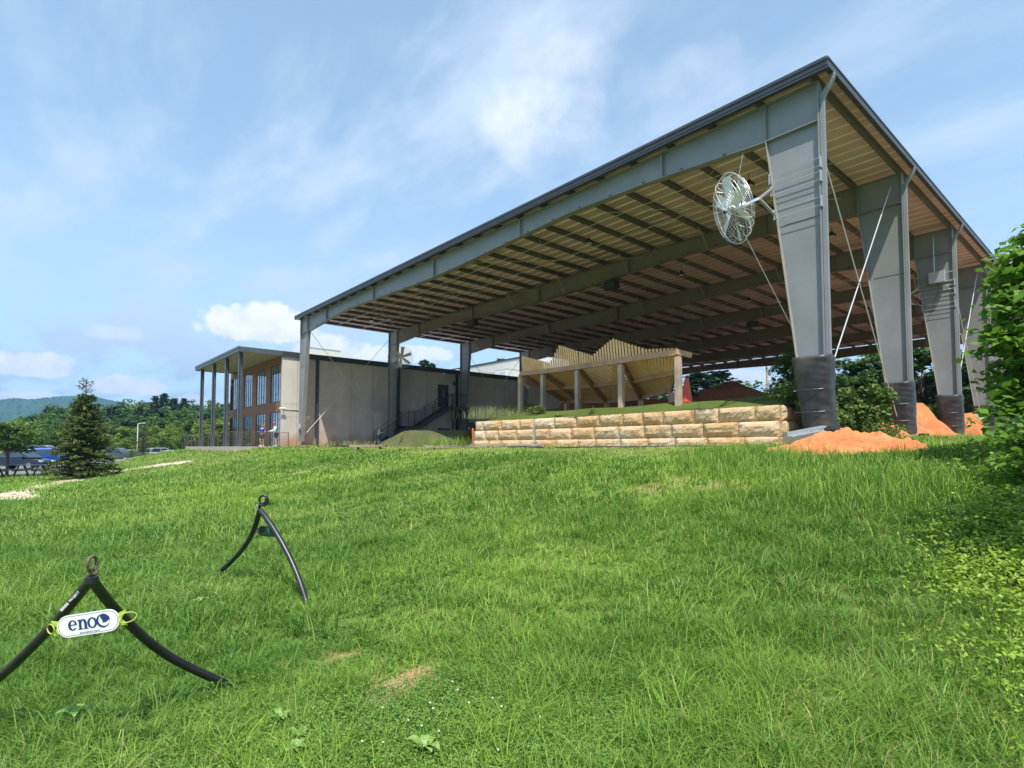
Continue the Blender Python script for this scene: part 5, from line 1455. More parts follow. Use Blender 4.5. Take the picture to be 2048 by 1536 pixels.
# ---------------------------------------------------------------- leafy ground cover on the right bank, clover in the lawn
M['vine'] = leafmat('ground_cover_leaves', (.085,.19,.018), (.36,.50,.06), rough=.45, transl=.4)
def cover_edge(x, y):
    """positive on the leafy side: right of a line through the foreground"""
    a = on_g(1790, 985); b = on_g(1560, 1180); 
    return None
A_ = on_g(1840, 930); B_ = on_g(1710, 1120); C_ = on_g(1930, 1400); 
def side(x, y, P, Q): return (Q.x-P.x)*(y-P.y) - (Q.y-P.y)*(x-P.x)
def cover_w(x, y):
    s1 = side(x, y, C_, B_)/math.hypot(B_.x-C_.x, B_.y-C_.y); s2 = side(x, y, B_, A_)/math.hypot(B_.x-A_.x, B_.y-A_.y)
    s = np.minimum(-s1, -s2); return s + (vnoise(x, y, 1.6, 21)-.5)*.9
cvx, cvy, cvz, cvt = [], [], [], []
for (n, d0, d1) in ((200000, 2.0, 6.0), (180000, 6.0, 12), (50000, 12, 24)):
    d = (d0**2 + gr.random(n)*(d1**2-d0**2))**.5; r = gr.uniform(.50, 1.75, n)*d
    p = FWv[None,:]*d[:,None] + RTv[None,:]*r[:,None]; x, y = p[:,0], p[:,1]
    wv = cover_w(x, y); k = (gr.random(n) < sstep(wv/2.2)*.85) & ~((y > 15.4) & (x < -5.0)); x, y, wv = x[k], y[k], wv[k]
    hgt = (.06 + .30*vnoise(x, y, 1.1, 30)**1.5*sstep(wv/1.2) + .10*vnoise(x, y, 3.5, 31))
    cvx.append(x); cvy.append(y); cvz.append(gh(x, y) + hgt*gr.random(len(x))**.55 + .01); cvt.append(np.clip(vnoise(x, y, .6, 33)*.5 + gr.random(len(x))*.55, 0, 1))
cvx, cvy, cvz, cvt = map(np.concatenate, (cvx, cvy, cvz, cvt))
dd = np.hypot(cvx, cvy)
v, f, k = quads(np.stack([cvx, cvy, cvz], 1), np.clip(.017 + .0040*dd, .022, .10), gr, flat=.5)
o = bulk('ground_cover', v, f, k, M['vine'], np.repeat(cvt, k)); tag(o, 'bright leafy ground cover spreading over the right bank', 'ground cover', kind='stuff')
# clover patches
cx_, cy_, ct_ = [], [], []
for (px, py, r, n) in ((880,1440,.40,5200),(1010,1480,.45,5200),(640,1500,.35,2500),(820,1500,.4,4200),(1180,1500,.4,2600),(300,1520,.4,2200),(700,1440,.2,900),(1200,1440,.3,1500)):
    p = on_g(px, py); x = p.x + gr.normal(size=n)*r; y = p.y + gr.normal(size=n)*r; cx_.append(x); cy_.append(y)
x = np.concatenate(cx_); y = np.concatenate(cy_); z = gh(x, y) + gr.uniform(.025,.085,len(x))
v, f, k = quads(np.stack([x, y, z], 1), np.full(len(x), .015), gr, flat=1.2, shape='lobed')
M['clover'] = leafmat('clover_leaves', (.085,.20,.03), (.21,.38,.07), transl=.35)
o = bulk('clover', v, f, k, M['clover'], np.repeat(gr.random(len(x)), k)); tag(o, 'clover leaves low among the foreground grass', 'clover', kind='stuff')
# clover flowers
fl = MB()
M['flower'] = pmat('clover_flower', (.62,.56,.46), (.50,.40,.34), 40, .8)
for (px, py) in ((765,1450),(866,1452),(843,1489),(878,1500),(816,1477),(916,1412),(985,1430),(1003,1448),(938,1440),(724,1522),(766,1524),(996,1540),(905,1395),(860,1440),(1080,1470),(640,1522)):
    p = on_g(px, py)
    z = p.z+.11
    t = thing('clover_flower', 'tiny white clover flower head in the foreground lawn', 'flower', (p.x, p.y, p.z), 0, 'white clover flowers')
    MB().lathe([(.001,-.006),(.005,-.004),(.0075,.002),(.005,.006),(.001,.007)], (0,0,.10), 8).build('head', M['flower'], t, smooth=True)
    MB().tube([(0,0,0),(.003,0,.05),(0,0,.093)], .001, 4).build('stalk', M['clover'], t)
# broad weeds
M['weed'] = pmat('broad_weed_leaf', (.13,.24,.04), (.20,.31,.07), 12, .5, 0, .2, 40)
for k, (px, py, lb, sz) in enumerate(((150,1450,'broad-leaved weed at the lower left in the grass',.10),(850,1520,'broad-leaved weed with long leaves at the bottom edge',.10),(400,1215,'pale broad-leaved weed right of the white tag',.08),(560,1455,'round-leaved yellowish weed below the bare patch',.07),(600,1490,'cluster of round weed leaves near the bottom edge',.07),(590,1520,'small round-leaved weed at the bottom edge',.06))):
    p = on_g(px, py); t = thing('weed', lb, 'weed', p); rnd = random.Random(k)
    for j in range(6):
        a = j*1.05 + rnd.random(); L_ = sz*rnd.uniform(.7,1.2); w_ = L_*.26; mb = MB(); vs = []; nn = 6
        for q in range(nn+1):
            u = q/nn; r = L_*u; zz = .045 + L_*.55*math.sin(u*2.3); ww = w_*math.sin(math.pi*min(1, u*.9+.08))**.8
            for s_ in (-1, 0, 1): vs.append((math.cos(a)*r - math.sin(a)*ww*s_, math.sin(a)*r + math.cos(a)*ww*s_, zz + (.25*ww if s_ else 0)))
        fs = [(q*3+i, q*3+i+1, q*3+i+4, q*3+i+3) for q in range(nn) for i in range(2)]
        mb.add(vs, fs).build('leaf', M['weed'], t, smooth=True)
# ---------------------------------------------------------------- hammock stands
M['tube'] = pmat('black_powder_coat', (.012,.013,.018), (.020,.021,.028), 12, .38, .1, .05, 60, spec=.6)
M['rust'] = pmat('worn_rusty_hook', (.10,.06,.045), (.22,.16,.13), 20, .7, .4, .3, 60)
M['lime'] = pmat('lime_webbing', (.32,.50,.03), (.38,.56,.05), 20, .6)
M['navy'] = pmat('navy_ink', (.012,.035,.14), None, rough=.5)
M['signw'] = pmat('glossy_white_sign', (.78,.77,.76), (.74,.73,.73), 6, .35)
M['gink'] = pmat('green_ink', (.05,.36,.10), None, rough=.5)
def cpath(pix, d0, d1, foot):
    n = len(pix); return [at_d(px, py, d0 + (d1-d0)*(k/(n-1))) for k, (px, py) in enumerate(pix)]
def smooth(pts, it=2):
    for _ in range(it):
        q = [pts[0]]
        for a, b in zip(pts[:-1], pts[1:]): q += [a.lerp(b, .25), a.lerp(b, .75)]
        q.append(pts[-1]); pts = q
    return pts
def depth_of(p): return p.x*-math.sin(YAW) + p.y*math.cos(YAW)
RTW = Vector((math.cos(YAW), math.sin(YAW), 0)); UPW = Vector((0,0,1)); FWW = Vector((-math.sin(YAW), math.cos(YAW), 0))
def face_frame(c, rot_deg, yawoff=0):
    """sign plane facing back along the lawn: unit right, up, normal"""
    a = R(rot_deg); y = R(yawoff)
    rt = RTW*math.cos(y) + FWW*math.sin(y)
    r = rt*math.cos(a) + UPW*math.sin(a); u = -rt*math.sin(a) + UPW*math.cos(a); n = u.cross(r)*-1
    n = r.cross(u)
    return r, u, n
def hstand(name, label, apex, ad, right, left, rfoot, lfoot, rad, ring_px, ring_r):
    A = at_d(apex[0], apex[1], ad); t = thing(name, label, 'hammock stand', A)
    fr = on_g(*rfoot); fl = on_g(*lfoot)
    for pix, foot in ((right, fr), (left, fl)):
        dn = depth_of(foot); n = len(pix); P = []
        for k, (px, py) in enumerate(pix):
            u = (k+1)/(n+1); P.append(at_d(px, py, ad + (dn-ad)*u**1.1))
        P = smooth([A] + P + [foot, foot + (foot-P[-1]).normalized()*.25 + Vector((0,0,-.08))])
        MB().tube([p-A for p in P], rad, 14).build('leg', M['tube'], t, smooth=True)
    return t, A
s1, A1 = hstand('hammock_stand', 'near half of a black bent-tube hammock stand carrying an oval white tag', (183,1158), 2.95,
    [(200,1182),(225,1213),(255,1245),(298,1285),(345,1318),(400,1345)], [(165,1180),(135,1217),(100,1257),(60,1298),(15,1342),(-45,1390)], (462,1372), (-110,1440), .0265, None, None)
MB().tube([(0,0,-.02), (0,0,.012)], .031, 12).build('collar', M['tube'], s1)
P = []
r_ = FWW*.95 + RTW*.10
for a in np.linspace(-1.2, 4.4, 16): P.append(r_*(.030*math.cos(a)) + UPW*(.080+.038*math.sin(a)))
MB().tube([Vector((0,0,.02)), r_*.01+UPW*.05] + P, .008, 8).build('hook', M['rust'], s1, smooth=True)
MB().tube([RTW*.018+UPW*(.045+.02*math.sin(a)) + r_*.0 + RTW*.014*math.cos(a) for a in np.linspace(0, 6.28, 12, endpoint=False)], .004, 5, closed=True).build('ring', M['rust'], s1)
# tag on the near stand
cs = at_d(178, 1246.5, 2.80); r, u, nn = face_frame(cs, 8.6)
if nn.dot(cs) > 0: nn = -nn
t = thing('oval_tag', 'white capsule-shaped tag with navy lettering strapped across the near stand', 'sign', cs)
ppm = 2.80/F_PX                                  # metres per photo pixel here
W2, H2 = 61.5*ppm, 21.5*ppm
def capsule(w, h, n=16):
    p = []
    for a in np.linspace(-math.pi/2, math.pi/2, n): p.append((w-h+h*math.cos(a), h*math.sin(a)))
    for a in np.linspace(math.pi/2, 3*math.pi/2, n): p.append((-(w-h)+h*math.cos(a), h*math.sin(a)))
    return p
def strip2d(mb, outer, inner, off, th, closed=True):
    n = len(outer); vs = []
    for lay in (off, off+th):
        for p in outer: vs.append(r*p[0]+u*p[1]+nn*lay)
        for p in inner: vs.append(r*p[0]+u*p[1]+nn*lay)
    fs = []
    m = n if closed else n-1
    for i in range(m):
        j = (i+1) % n
        fs += [(2*n+i, 2*n+j, 3*n+j, 3*n+i), (i, n+i, n+j, j), (i, j, 2*n+j, 2*n+i), (n+j, n+i, 3*n+i, 3*n+j)]
    if not closed: fs += [(0, 2*n, 3*n, n), (n-1, 2*n-1, 4*n-1, 3*n-1)]
    mb.add(vs, fs)
def poly2d(mb, pts, off, th): mb.prism(pts, nn*off, r, u, nn, th)
MB().prism(capsule(W2, H2), (0,0,0), r, u, nn, .004).build('plate', M['signw'], t)
mb = MB(); strip2d(mb, capsule(W2-.0065, H2-.0065), capsule(W2-.0080, H2-.0080), .0042, .0006); mb.build('border_line', M['navy'], t)
S = ppm
def ell(cx, cy, rx, ry, a0=0, a1=2*math.pi, n=28, close=True):
    return [(cx+rx*math.cos(a), cy+ry*math.sin(a)) for a in np.linspace(a0, a1, n, endpoint=not close)]
let = MB(); o_, h_ = .0045, .0008
# e
ex, ey, er = -31*S, 1*S, 10.2*S
strip2d(let, ell(ex, ey, er*.86, er, R(2), R(322), close=False), ell(ex+.6*S, ey, er*.42, er*.78, R(2), R(318), close=False), o_, h_, False)
poly2d(let, [(ex-er*.5, ey-.1*S), (ex+er*.86, ey-.1*S), (ex+er*.86, ey+1.7*S), (ex-er*.5, ey+1.7*S)], o_+.0002, h_)
let.build('letter_e', M['navy'], t); let = MB()
# n
nx0 = -18.5*S
poly2d(let, [(nx0, -9*S),(nx0+5*S,-9*S),(nx0+5*S,10*S),(nx0-2.5*S,10*S),(nx0-2.5*S,8.6*S),(nx0,8*S)], o_, h_)
poly2d(let, [(nx0-2.3*S,-9.2*S),(nx0+7.5*S,-9.2*S),(nx0+7.5*S,-7.8*S),(nx0-2.3*S,-7.8*S)], o_+.0002, h_)
strip2d(let, ell(nx0+9.2*S, 2*S, 6.6*S, 8.6*S, R(0), R(165), n=14, close=False), ell(nx0+8.0*S, 2*S, 2.6*S, 5.8*S, R(0), R(170), n=14, close=False), o_+.0004, h_, False)
poly2d(let, [(nx0+10.6*S,-9*S),(nx0+15.8*S,-9*S),(nx0+15.8*S,2*S),(nx0+10.6*S,2*S)], o_, h_)
poly2d(let, [(nx0+8.8*S,-9.2*S),(nx0+18*S,-9.2*S),(nx0+18*S,-7.8*S),(nx0+8.8*S,-7.8*S)], o_+.0006, h_)
let.build('letter_n', M['navy'], t); let = MB()
ox = 8.0*S
strip2d(let, ell(ox, 1*S, 9.6*S, 10.4*S), ell(ox, 1*S, 5.0*S, 8.2*S), o_+.0008, h_)
let.build('letter_o', M['navy'], t); let = MB()
gx_, gy_, gr_ = 29.5*S, 2*S, 13.2*S
strip2d(let, ell(gx_, gy_, gr_, gr_, R(120), R(395), n=30, close=False), ell(gx_+2.2*S, gy_+1.2*S, gr_*.86, gr_*.90, R(120), R(395), n=30, close=False), o_+.001, h_, False)
poly2d(let, [(gx_-4*S, gy_+gr_*.93)] + ell(gx_, gy_, gr_, gr_, R(84), R(8), n=10, close=False) + [(gx_+9*S, gy_-1*S),(gx_+4*S, gy_-4*S),(gx_+1*S, gy_-2*S),(gx_-.5*S, gy_-6*S),(gx_-1.5*S, gy_+2*S),(gx_-4.5*S, gy_+6*S)], o_+.0012, h_)
poly2d(let, [(gx_-11*S, gy_-3*S),(gx_-7*S, gy_-8*S),(gx_-3*S, gy_-8.5*S),(gx_-5*S, gy_-11.5*S),(gx_-10*S, gy_-8*S)], o_+.0014, h_)
let.build('globe_mark', M['navy'], t)
def textmesh(body, size, parent, c, r_, u_, n_, mat, name, bold=0.0, sx=1.0):
    cu = bpy.data.curves.new(name, 'FONT'); cu.body = body; cu.size = size; cu.align_x = 'CENTER'; cu.align_y = 'CENTER'; cu.offset = bold; cu.extrude = .0003
    o = bpy.data.objects.new(name, cu); COL.objects.link(o)
    dg = bpy.context.evaluated_depsgraph_get(); me = bpy.data.meshes.new_from_object(o.evaluated_get(dg))
    bpy.data.objects.remove(o); me.materials.clear(); me.materials.append(mat)
    Mx = Matrix((( r_.x*sx, u_.x, n_.x, c.x), (r_.y*sx, u_.y, n_.y, c.y), (r_.z*sx, u_.z, n_.z, c.z), (0,0,0,1)))
    me.transform(Mx); ob = bpy.data.objects.new(name, me); COL.objects.link(ob); ob.parent = parent; return ob
poly_bg = MB(); poly2d(poly_bg, [(-19*S,-18.5*S),(22*S,-18.5*S),(22*S,-13.0*S),(-19*S,-13.0*S)], .0049, .0003); poly_bg.build('web_address_strip', M['signw'], t)
textmesh('enonation.com', 6.6*S, t, r*1.5*S + u*(-15.6*S) + nn*.0056, r, u, nn, M['navy'], 'web_address', .00004)
for s_ in (-1, 1):
    c0 = r*s_*(W2+.002)
    P = [c0 + r*s_*(.034+.034*math.cos(a)) + u*(.024*math.sin(a)) + nn*(-.02*math.cos(a)) for a in np.linspace(0, 6.28, 22, endpoint=False)]
    MB().tube([p for p in P], .0032, 6, closed=True).build('cord_loop', pmat('worn_yellow_cord', (.36,.38,.06), (.45,.40,.12), 30, .7), t)
    MB().prism([(s_*(W2-.004), H2*.55),(s_*(W2+.030), H2*.72),(s_*(W2+.032), H2*.60),(s_*(W2+.006), 0),(s_*(W2+.032), -H2*.60),(s_*(W2+.030), -H2*.72),(s_*(W2-.004), -H2*.55)], -nn*.003, r, u, nn, .0025).build('tab', M['lime'], t)
# small white lettering on the left leg of the near stand
a = at_d(121, 1222, 2.83); b = at_d(155, 1186, 2.86); ax = (b-a).normalized(); c = (a+b)/2; nl = (-c).normalized(); ux = nl.cross(ax).normalized()
nl2 = ax.cross(ux)
for nm, pos, body in (('sticker_word', .80, 'PROJECT'),):
    textmesh(body, .015, s1, a.lerp(b, pos) - A1, ax, ux, nl2, M['signw'], 'lettering', .0003)
mb = MB()
for k in range(7): mb.bar((a.lerp(b, .02+.062*k) - A1), (a.lerp(b, .055+.062*k) - A1), .003, .013, up=ux)
mb.build('worn_lettering', M['signw'], s1)
s2, A2 = hstand('hammock_stand', 'far half of a black bent-tube hammock stand with a small dark tag', (520,1020), 6.5,
    [(536,1040),(556,1071),(576,1107),(593,1145),(605,1178)], [(515,1037),(508,1060),(497,1082),(481,1104),(462,1124)], (614,1208), (430,1152), .030, None, None)
P = []
for k, a in enumerate(np.linspace(-2.6, 7.0, 34)): rr = .062 - .0045*max(0, a+1)*.9; P.append(RTW*(.035+rr*math.cos(a)) + UPW*(.115+rr*math.sin(a)))
MB().tube([Vector((0,0,.0)), RTW*(-.012)+UPW*.06] + P[2:], .014, 8).build('hook', M['tube'], s2, smooth=True)
MB().tube([RTW*(-.03)+UPW*(.03+.03*math.sin(a)) + FWW*-.02 + RTW*.012*math.cos(a) for a in np.linspace(0, 6.28, 12, endpoint=False)], .004, 5, closed=True).build('ring', M['galv'], s2)
cs = at_d(534, 1063, 6.62); r, u, nn = face_frame(cs, -4, 0)
if nn.dot(cs) > 0: nn = -nn
S = 6.62/F_PX
t = thing('dark_tag', 'small dark tag with a green triangle mark hung between the legs of the far stand', 'sign', cs)
MB().prism([(-18*S,5*S),(-13*S,10*S),(15*S,9.5*S),(20*S,4*S),(20*S,-5*S),(15*S,-10*S),(-12*S,-9.5*S),(-18*S,-4*S)], -nn*.003, r, u, nn, .003).build('plate', M['tube'], t)
mb = MB()
for (p, q) in (((-3.2,.2),(-.9,7.6)),((3.4,.2),(1.1,7.6)),((-2.4,-.2),(2.6,-.2))): mb.bar(r*p[0]*S+u*p[1]*S+nn*.002, r*q[0]*S+u*q[1]*S+nn*.002, .0015, .007, up=u.cross(nn) if p[0] < 0 and q[1] > 1 else u)
mb.build('triangle_mark', M['gink'], t)
mb = MB()
for k in range(6):
    x = (-7.5+2.6*k)*S
    mb.bar(r*x+u*(-8*S)+nn*.002, r*x+u*(-2*S)+nn*.002, .0015, .0035, up=r)
    if k % 2 == 0: mb.bar(r*x+u*(-2*S)+nn*.0025, r*(x+2.6*S)+u*(-2*S)+nn*.0025, .0015, .003, up=u)
mb.build('letter_row', M['gink'], t)
for s_ in (-1, 1): MB().tube([r*(s_*19.5*S+.020*math.cos(a)) + u*.03*math.sin(a)*.6 for a in np.linspace(0, 6.28, 14, endpoint=False)], .005, 6, closed=True).build('strap_loop', M['tube'], t)

# ---------------------------------------------------------------- people
M['skin'] = pmat('skin', (.50,.29,.20), (.56,.34,.24), 8, .55)
def skinned(name, nodes, edges, mat, parent, root=0, sub=2):
    """nodes: list of (point, radius)"""
    me = bpy.data.meshes.new(name); me.from_pydata([tuple(p) for p, r_ in nodes], edges, []); me.materials.append(mat)
    o = bpy.data.objects.new(name, me); COL.objects.link(o); o.parent = parent
    o.modifiers.new('skin', 'SKIN')
    for i, (p, rr) in enumerate(nodes):
        sv = me.skin_vertices[0].data[i]; sv.radius = (rr, rr) if not isinstance(rr, tuple) else rr; sv.use_root = (i == root)
    ss = o.modifiers.new('sub', 'SUBSURF'); ss.levels = sub; ss.render_levels = sub
    return o
def person(label, loc, rz, h, shirt, legs_c, legs_long, armL, armR, lean=0, hat=None, hair=(.12,.09,.07), longsleeve=False, knee=0):
    t = thing('person', label, 'person', loc, rz); k = h/1.75
    def v(x, y, z): return Vector((x, y + lean*(z-.9)*(z > .9), z))*k
    # facing +y ; arms as (elbow, wrist) offsets
    N = [(v(0,0,.96),.115*k),(v(0,.0,1.12),.115*k),(v(0,.0,1.30),.125*k),(v(0,0,1.43),.095*k),(v(0,.0,1.50),.052*k),(v(0,.01,1.56),.055*k),(v(0,.02,1.64),.088*k),(v(0,.02,1.72),.062*k)]
    E = [(0,1),(1,2),(2,3),(3,4),(4,5),(5,6),(6,7)]
    def chain(start, pts):
        a = start
        for p, r_ in pts: N.append((p, r_)); E.append((a, len(N)-1)); a = len(N)-1
        return a
    hands = []
    for s, (el, wr_) in ((-1, armL), (1, armR)):
        sh = v(.175*s, 0, 1.40); e = v(*el); w_ = v(*wr_)
        a = chain(3, [(sh,.058*k),(sh.lerp(e,.5),.046*k),(e,.038*k),(e.lerp(w_,.5),.034*k),(w_,.024*k)])
        hd = (w_-e).normalized(); side = hd.cross(Vector((0,0,1))); side = side.normalized() if side.length > .1 else Vector((1,0,0))
        palm = w_ + hd*.075*k; a = chain(a, [(palm,.030*k)])
        for j, (off, L_) in enumerate(((-.027,.068),(-.009,.080),(.009,.075),(.026,.058))):
            b = palm + side*off*k + hd*.02*k
            chain(a, [(b,.010*k),(b+hd*L_*.5*k+Vector((0,0,-.006)),.009*k),(b+hd*L_*k+Vector((0,0,-.022*k)),.008*k)])
        tb = w_ + hd*.03*k - side*.03*k; chain(a-0, [(tb,.011*k),(tb+hd*.035*k-side*.02*k,.009*k)])
    legp = []
    for s in (-1, 1):
        hip = v(.095*s,0,.90); kn = v(.105*s,.04+knee*(s>0),.50); an = v(.11*s,-.02,.09); toe = v(.12*s,.15,.04)
        legp.append((hip, kn, an)); chain(0, [(hip,.092*k),(hip.lerp(kn,.5),.078*k),(kn,.055*k),(kn.lerp(an,.4),.056*k),(an,.034*k),(v(.115*s,.07,.045),.036*k),(toe,.028*k)])
    skinned('body', N, E, M['skin'], t)
    sm = pmat('shirt', shirt, tuple(c*.8 for c in shirt), 9, .85, 0, .3, 14)
    SN = [(v(0,0,.94),(.155*k,.12*k)),(v(0,0,1.12),(.150*k,.125*k)),(v(0,0,1.30),(.165*k,.135*k)),(v(0,0,1.43),.108*k)]; SE = [(0,1),(1,2),(2,3)]
    for s, (el, wr_) in ((-1, armL), (1, armR)):
        sh = v(.175*s,0,1.40); e = v(*el); w_ = v(*wr_); b = len(SN)
        SN += [(sh,.074*k),(sh.lerp(e,.75),.060*k)]; SE += [(3,b),(b,b+1)]
        if longsleeve: SN += [(e,.050*k),(e.lerp(w_,.9),.038*k)]; SE += [(b+1,b+2),(b+2,b+3)]
    skinned('shirt', SN, SE, sm, t)
    lm = pmat('trousers' , legs_c, tuple(c*.75 for c in legs_c), 9, .85, 0, .3, 14)
    LN = [(v(0,0,.95),(.150*k,.125*k))]; LE = []
    for (hip, kn, an) in legp:
        b = len(LN); LN += [(hip,.112*k),(hip.lerp(kn,.8),.092*k)]; LE += [(0,b),(b,b+1)]
        if legs_long: LN += [(kn,.074*k),(kn.lerp(an,.93),.055*k)]; LE += [(b+1,b+2),(b+2,b+3)]
        sh_ = MB().box(an.x-.045*k, an.x+.045*k, an.y-.06*k, an.y+.22*k, 0, .085*k).build('shoe', M['black'] if legs_long else M['signw'], t, bevel=.02)
    skinned('trousers' if legs_long else 'shorts', LN, LE, lm, t)
    hc = v(0,.02,1.66)
    hm = pmat('hair', hair, None, rough=.8)
    mb = MB(); vs = []; n, mm = 14, 7
    for a in range(mm+1):
        ph = a/mm*1.75
        for j in range(n):
            an = 2*math.pi*j/n; cut = 1 if ph < 1.0 else (1 if math.sin(an) < .35 else .93)
            vs.append((hc.x + .098*k*math.sin(ph)*math.cos(an), hc.y - .012*k + .112*k*math.sin(ph)*math.sin(an)*cut - (.02*k if ph > 1.2 and math.sin(an) > .3 else 0), hc.z + .012*k + .11*k*math.cos(ph)))
    fs = [(a*n+j, a*n+(j+1)%n, (a+1)*n+(j+1)%n, (a+1)*n+j) for a in range(mm) for j in range(n)]
    mb.add(vs, fs).build('hair', hm, t, smooth=True)
    # face: eyes, nose, mouth, ears
    fc = v(0,.02,1.64)
    ey = MB()
    for s in (-1, 1): ey.lathe([(.0,-.008),(.010,-.002),(.010,.003),(.0,.009)], fc + Vector((.032*s,.082,.0))*k, 8)
    ey.build('eyes', M['black'], t)
    MB().add([fc+Vector(p)*k for p in ((-.012,.082,-.005),(.012,.082,-.005),(0,.112,-.028),(-.016,.085,-.036),(.016,.085,-.036),(0,.085,.02))], [(0,2,5),(2,1,5),(0,3,2),(2,4,1),(3,4,2)]).build('nose', M['skin'], t)
    MB().bar(fc+Vector((-.022,.083,-.052))*k, fc+Vector((.022,.083,-.052))*k, .008, .008).build('mouth', pmat('lips', (.35,.13,.10), None), t)
    for s in (-1, 1): MB().tube([fc+Vector((.088*s,.0,-.02))*k, fc+Vector((.096*s,-.005,.03))*k], .014*k, 6).build('ear', M['skin'], t)
    if hat:
        hm2 = pmat('cap_cloth', hat, None, rough=.8)
        MB().lathe([(.108*k,0),(.105*k,.05*k),(.075*k,.085*k),(.01*k,.10*k)], hc + Vector((0,-.005,.03))*k, 14).build('cap', hm2, t, smooth=True)
        MB().prism([(-.075,.07),(.075,.07),(.06,.17),(-.06,.17)], hc + Vector((0,0,.035))*k, (k,0,0), (0,k,0), (0,0,1), .010).build('cap_brim', hm2, t)
    return t
def gp(px, d, z): q = at_d(px, 893, d); return (q.x, q.y, z)
# facing angles: +y is rotated by rz
person('person in a blue t-shirt and black shorts standing behind the terrace railing', gp(524, 43.6, .03), R(215), 1.70, (.03,.07,.36), (.02,.02,.025), False, ((-.30,.02,1.16),(-.18,.26,1.14)), ((.30,.04,1.16),(.20,.28,1.18)), hair=(.25,.13,.08), knee=.06)
person('person in a white shirt, red cap and black shorts leaning on the terrace railing', gp(552, 42.3, .03), R(175), 1.78, (.80,.80,.78), (.02,.02,.025), False, ((-.30,.12,1.20),(-.10,.34,1.10)), ((.32,.14,1.20),(.30,.42,1.12)), lean=.16, hat=(.55,.08,.06), longsleeve=True)
person('person in a pale green shirt and blue jeans at the foot of the steel stair', gp(757, 44.5, -.05), R(-20), 1.72, (.42,.55,.36), (.06,.13,.30), True, ((-.28,.02,1.14),(-.20,.16,.96)), ((.32,.06,1.18),(.42,.30,1.22)), lean=.08, hat=(.55,.52,.42), longsleeve=True)

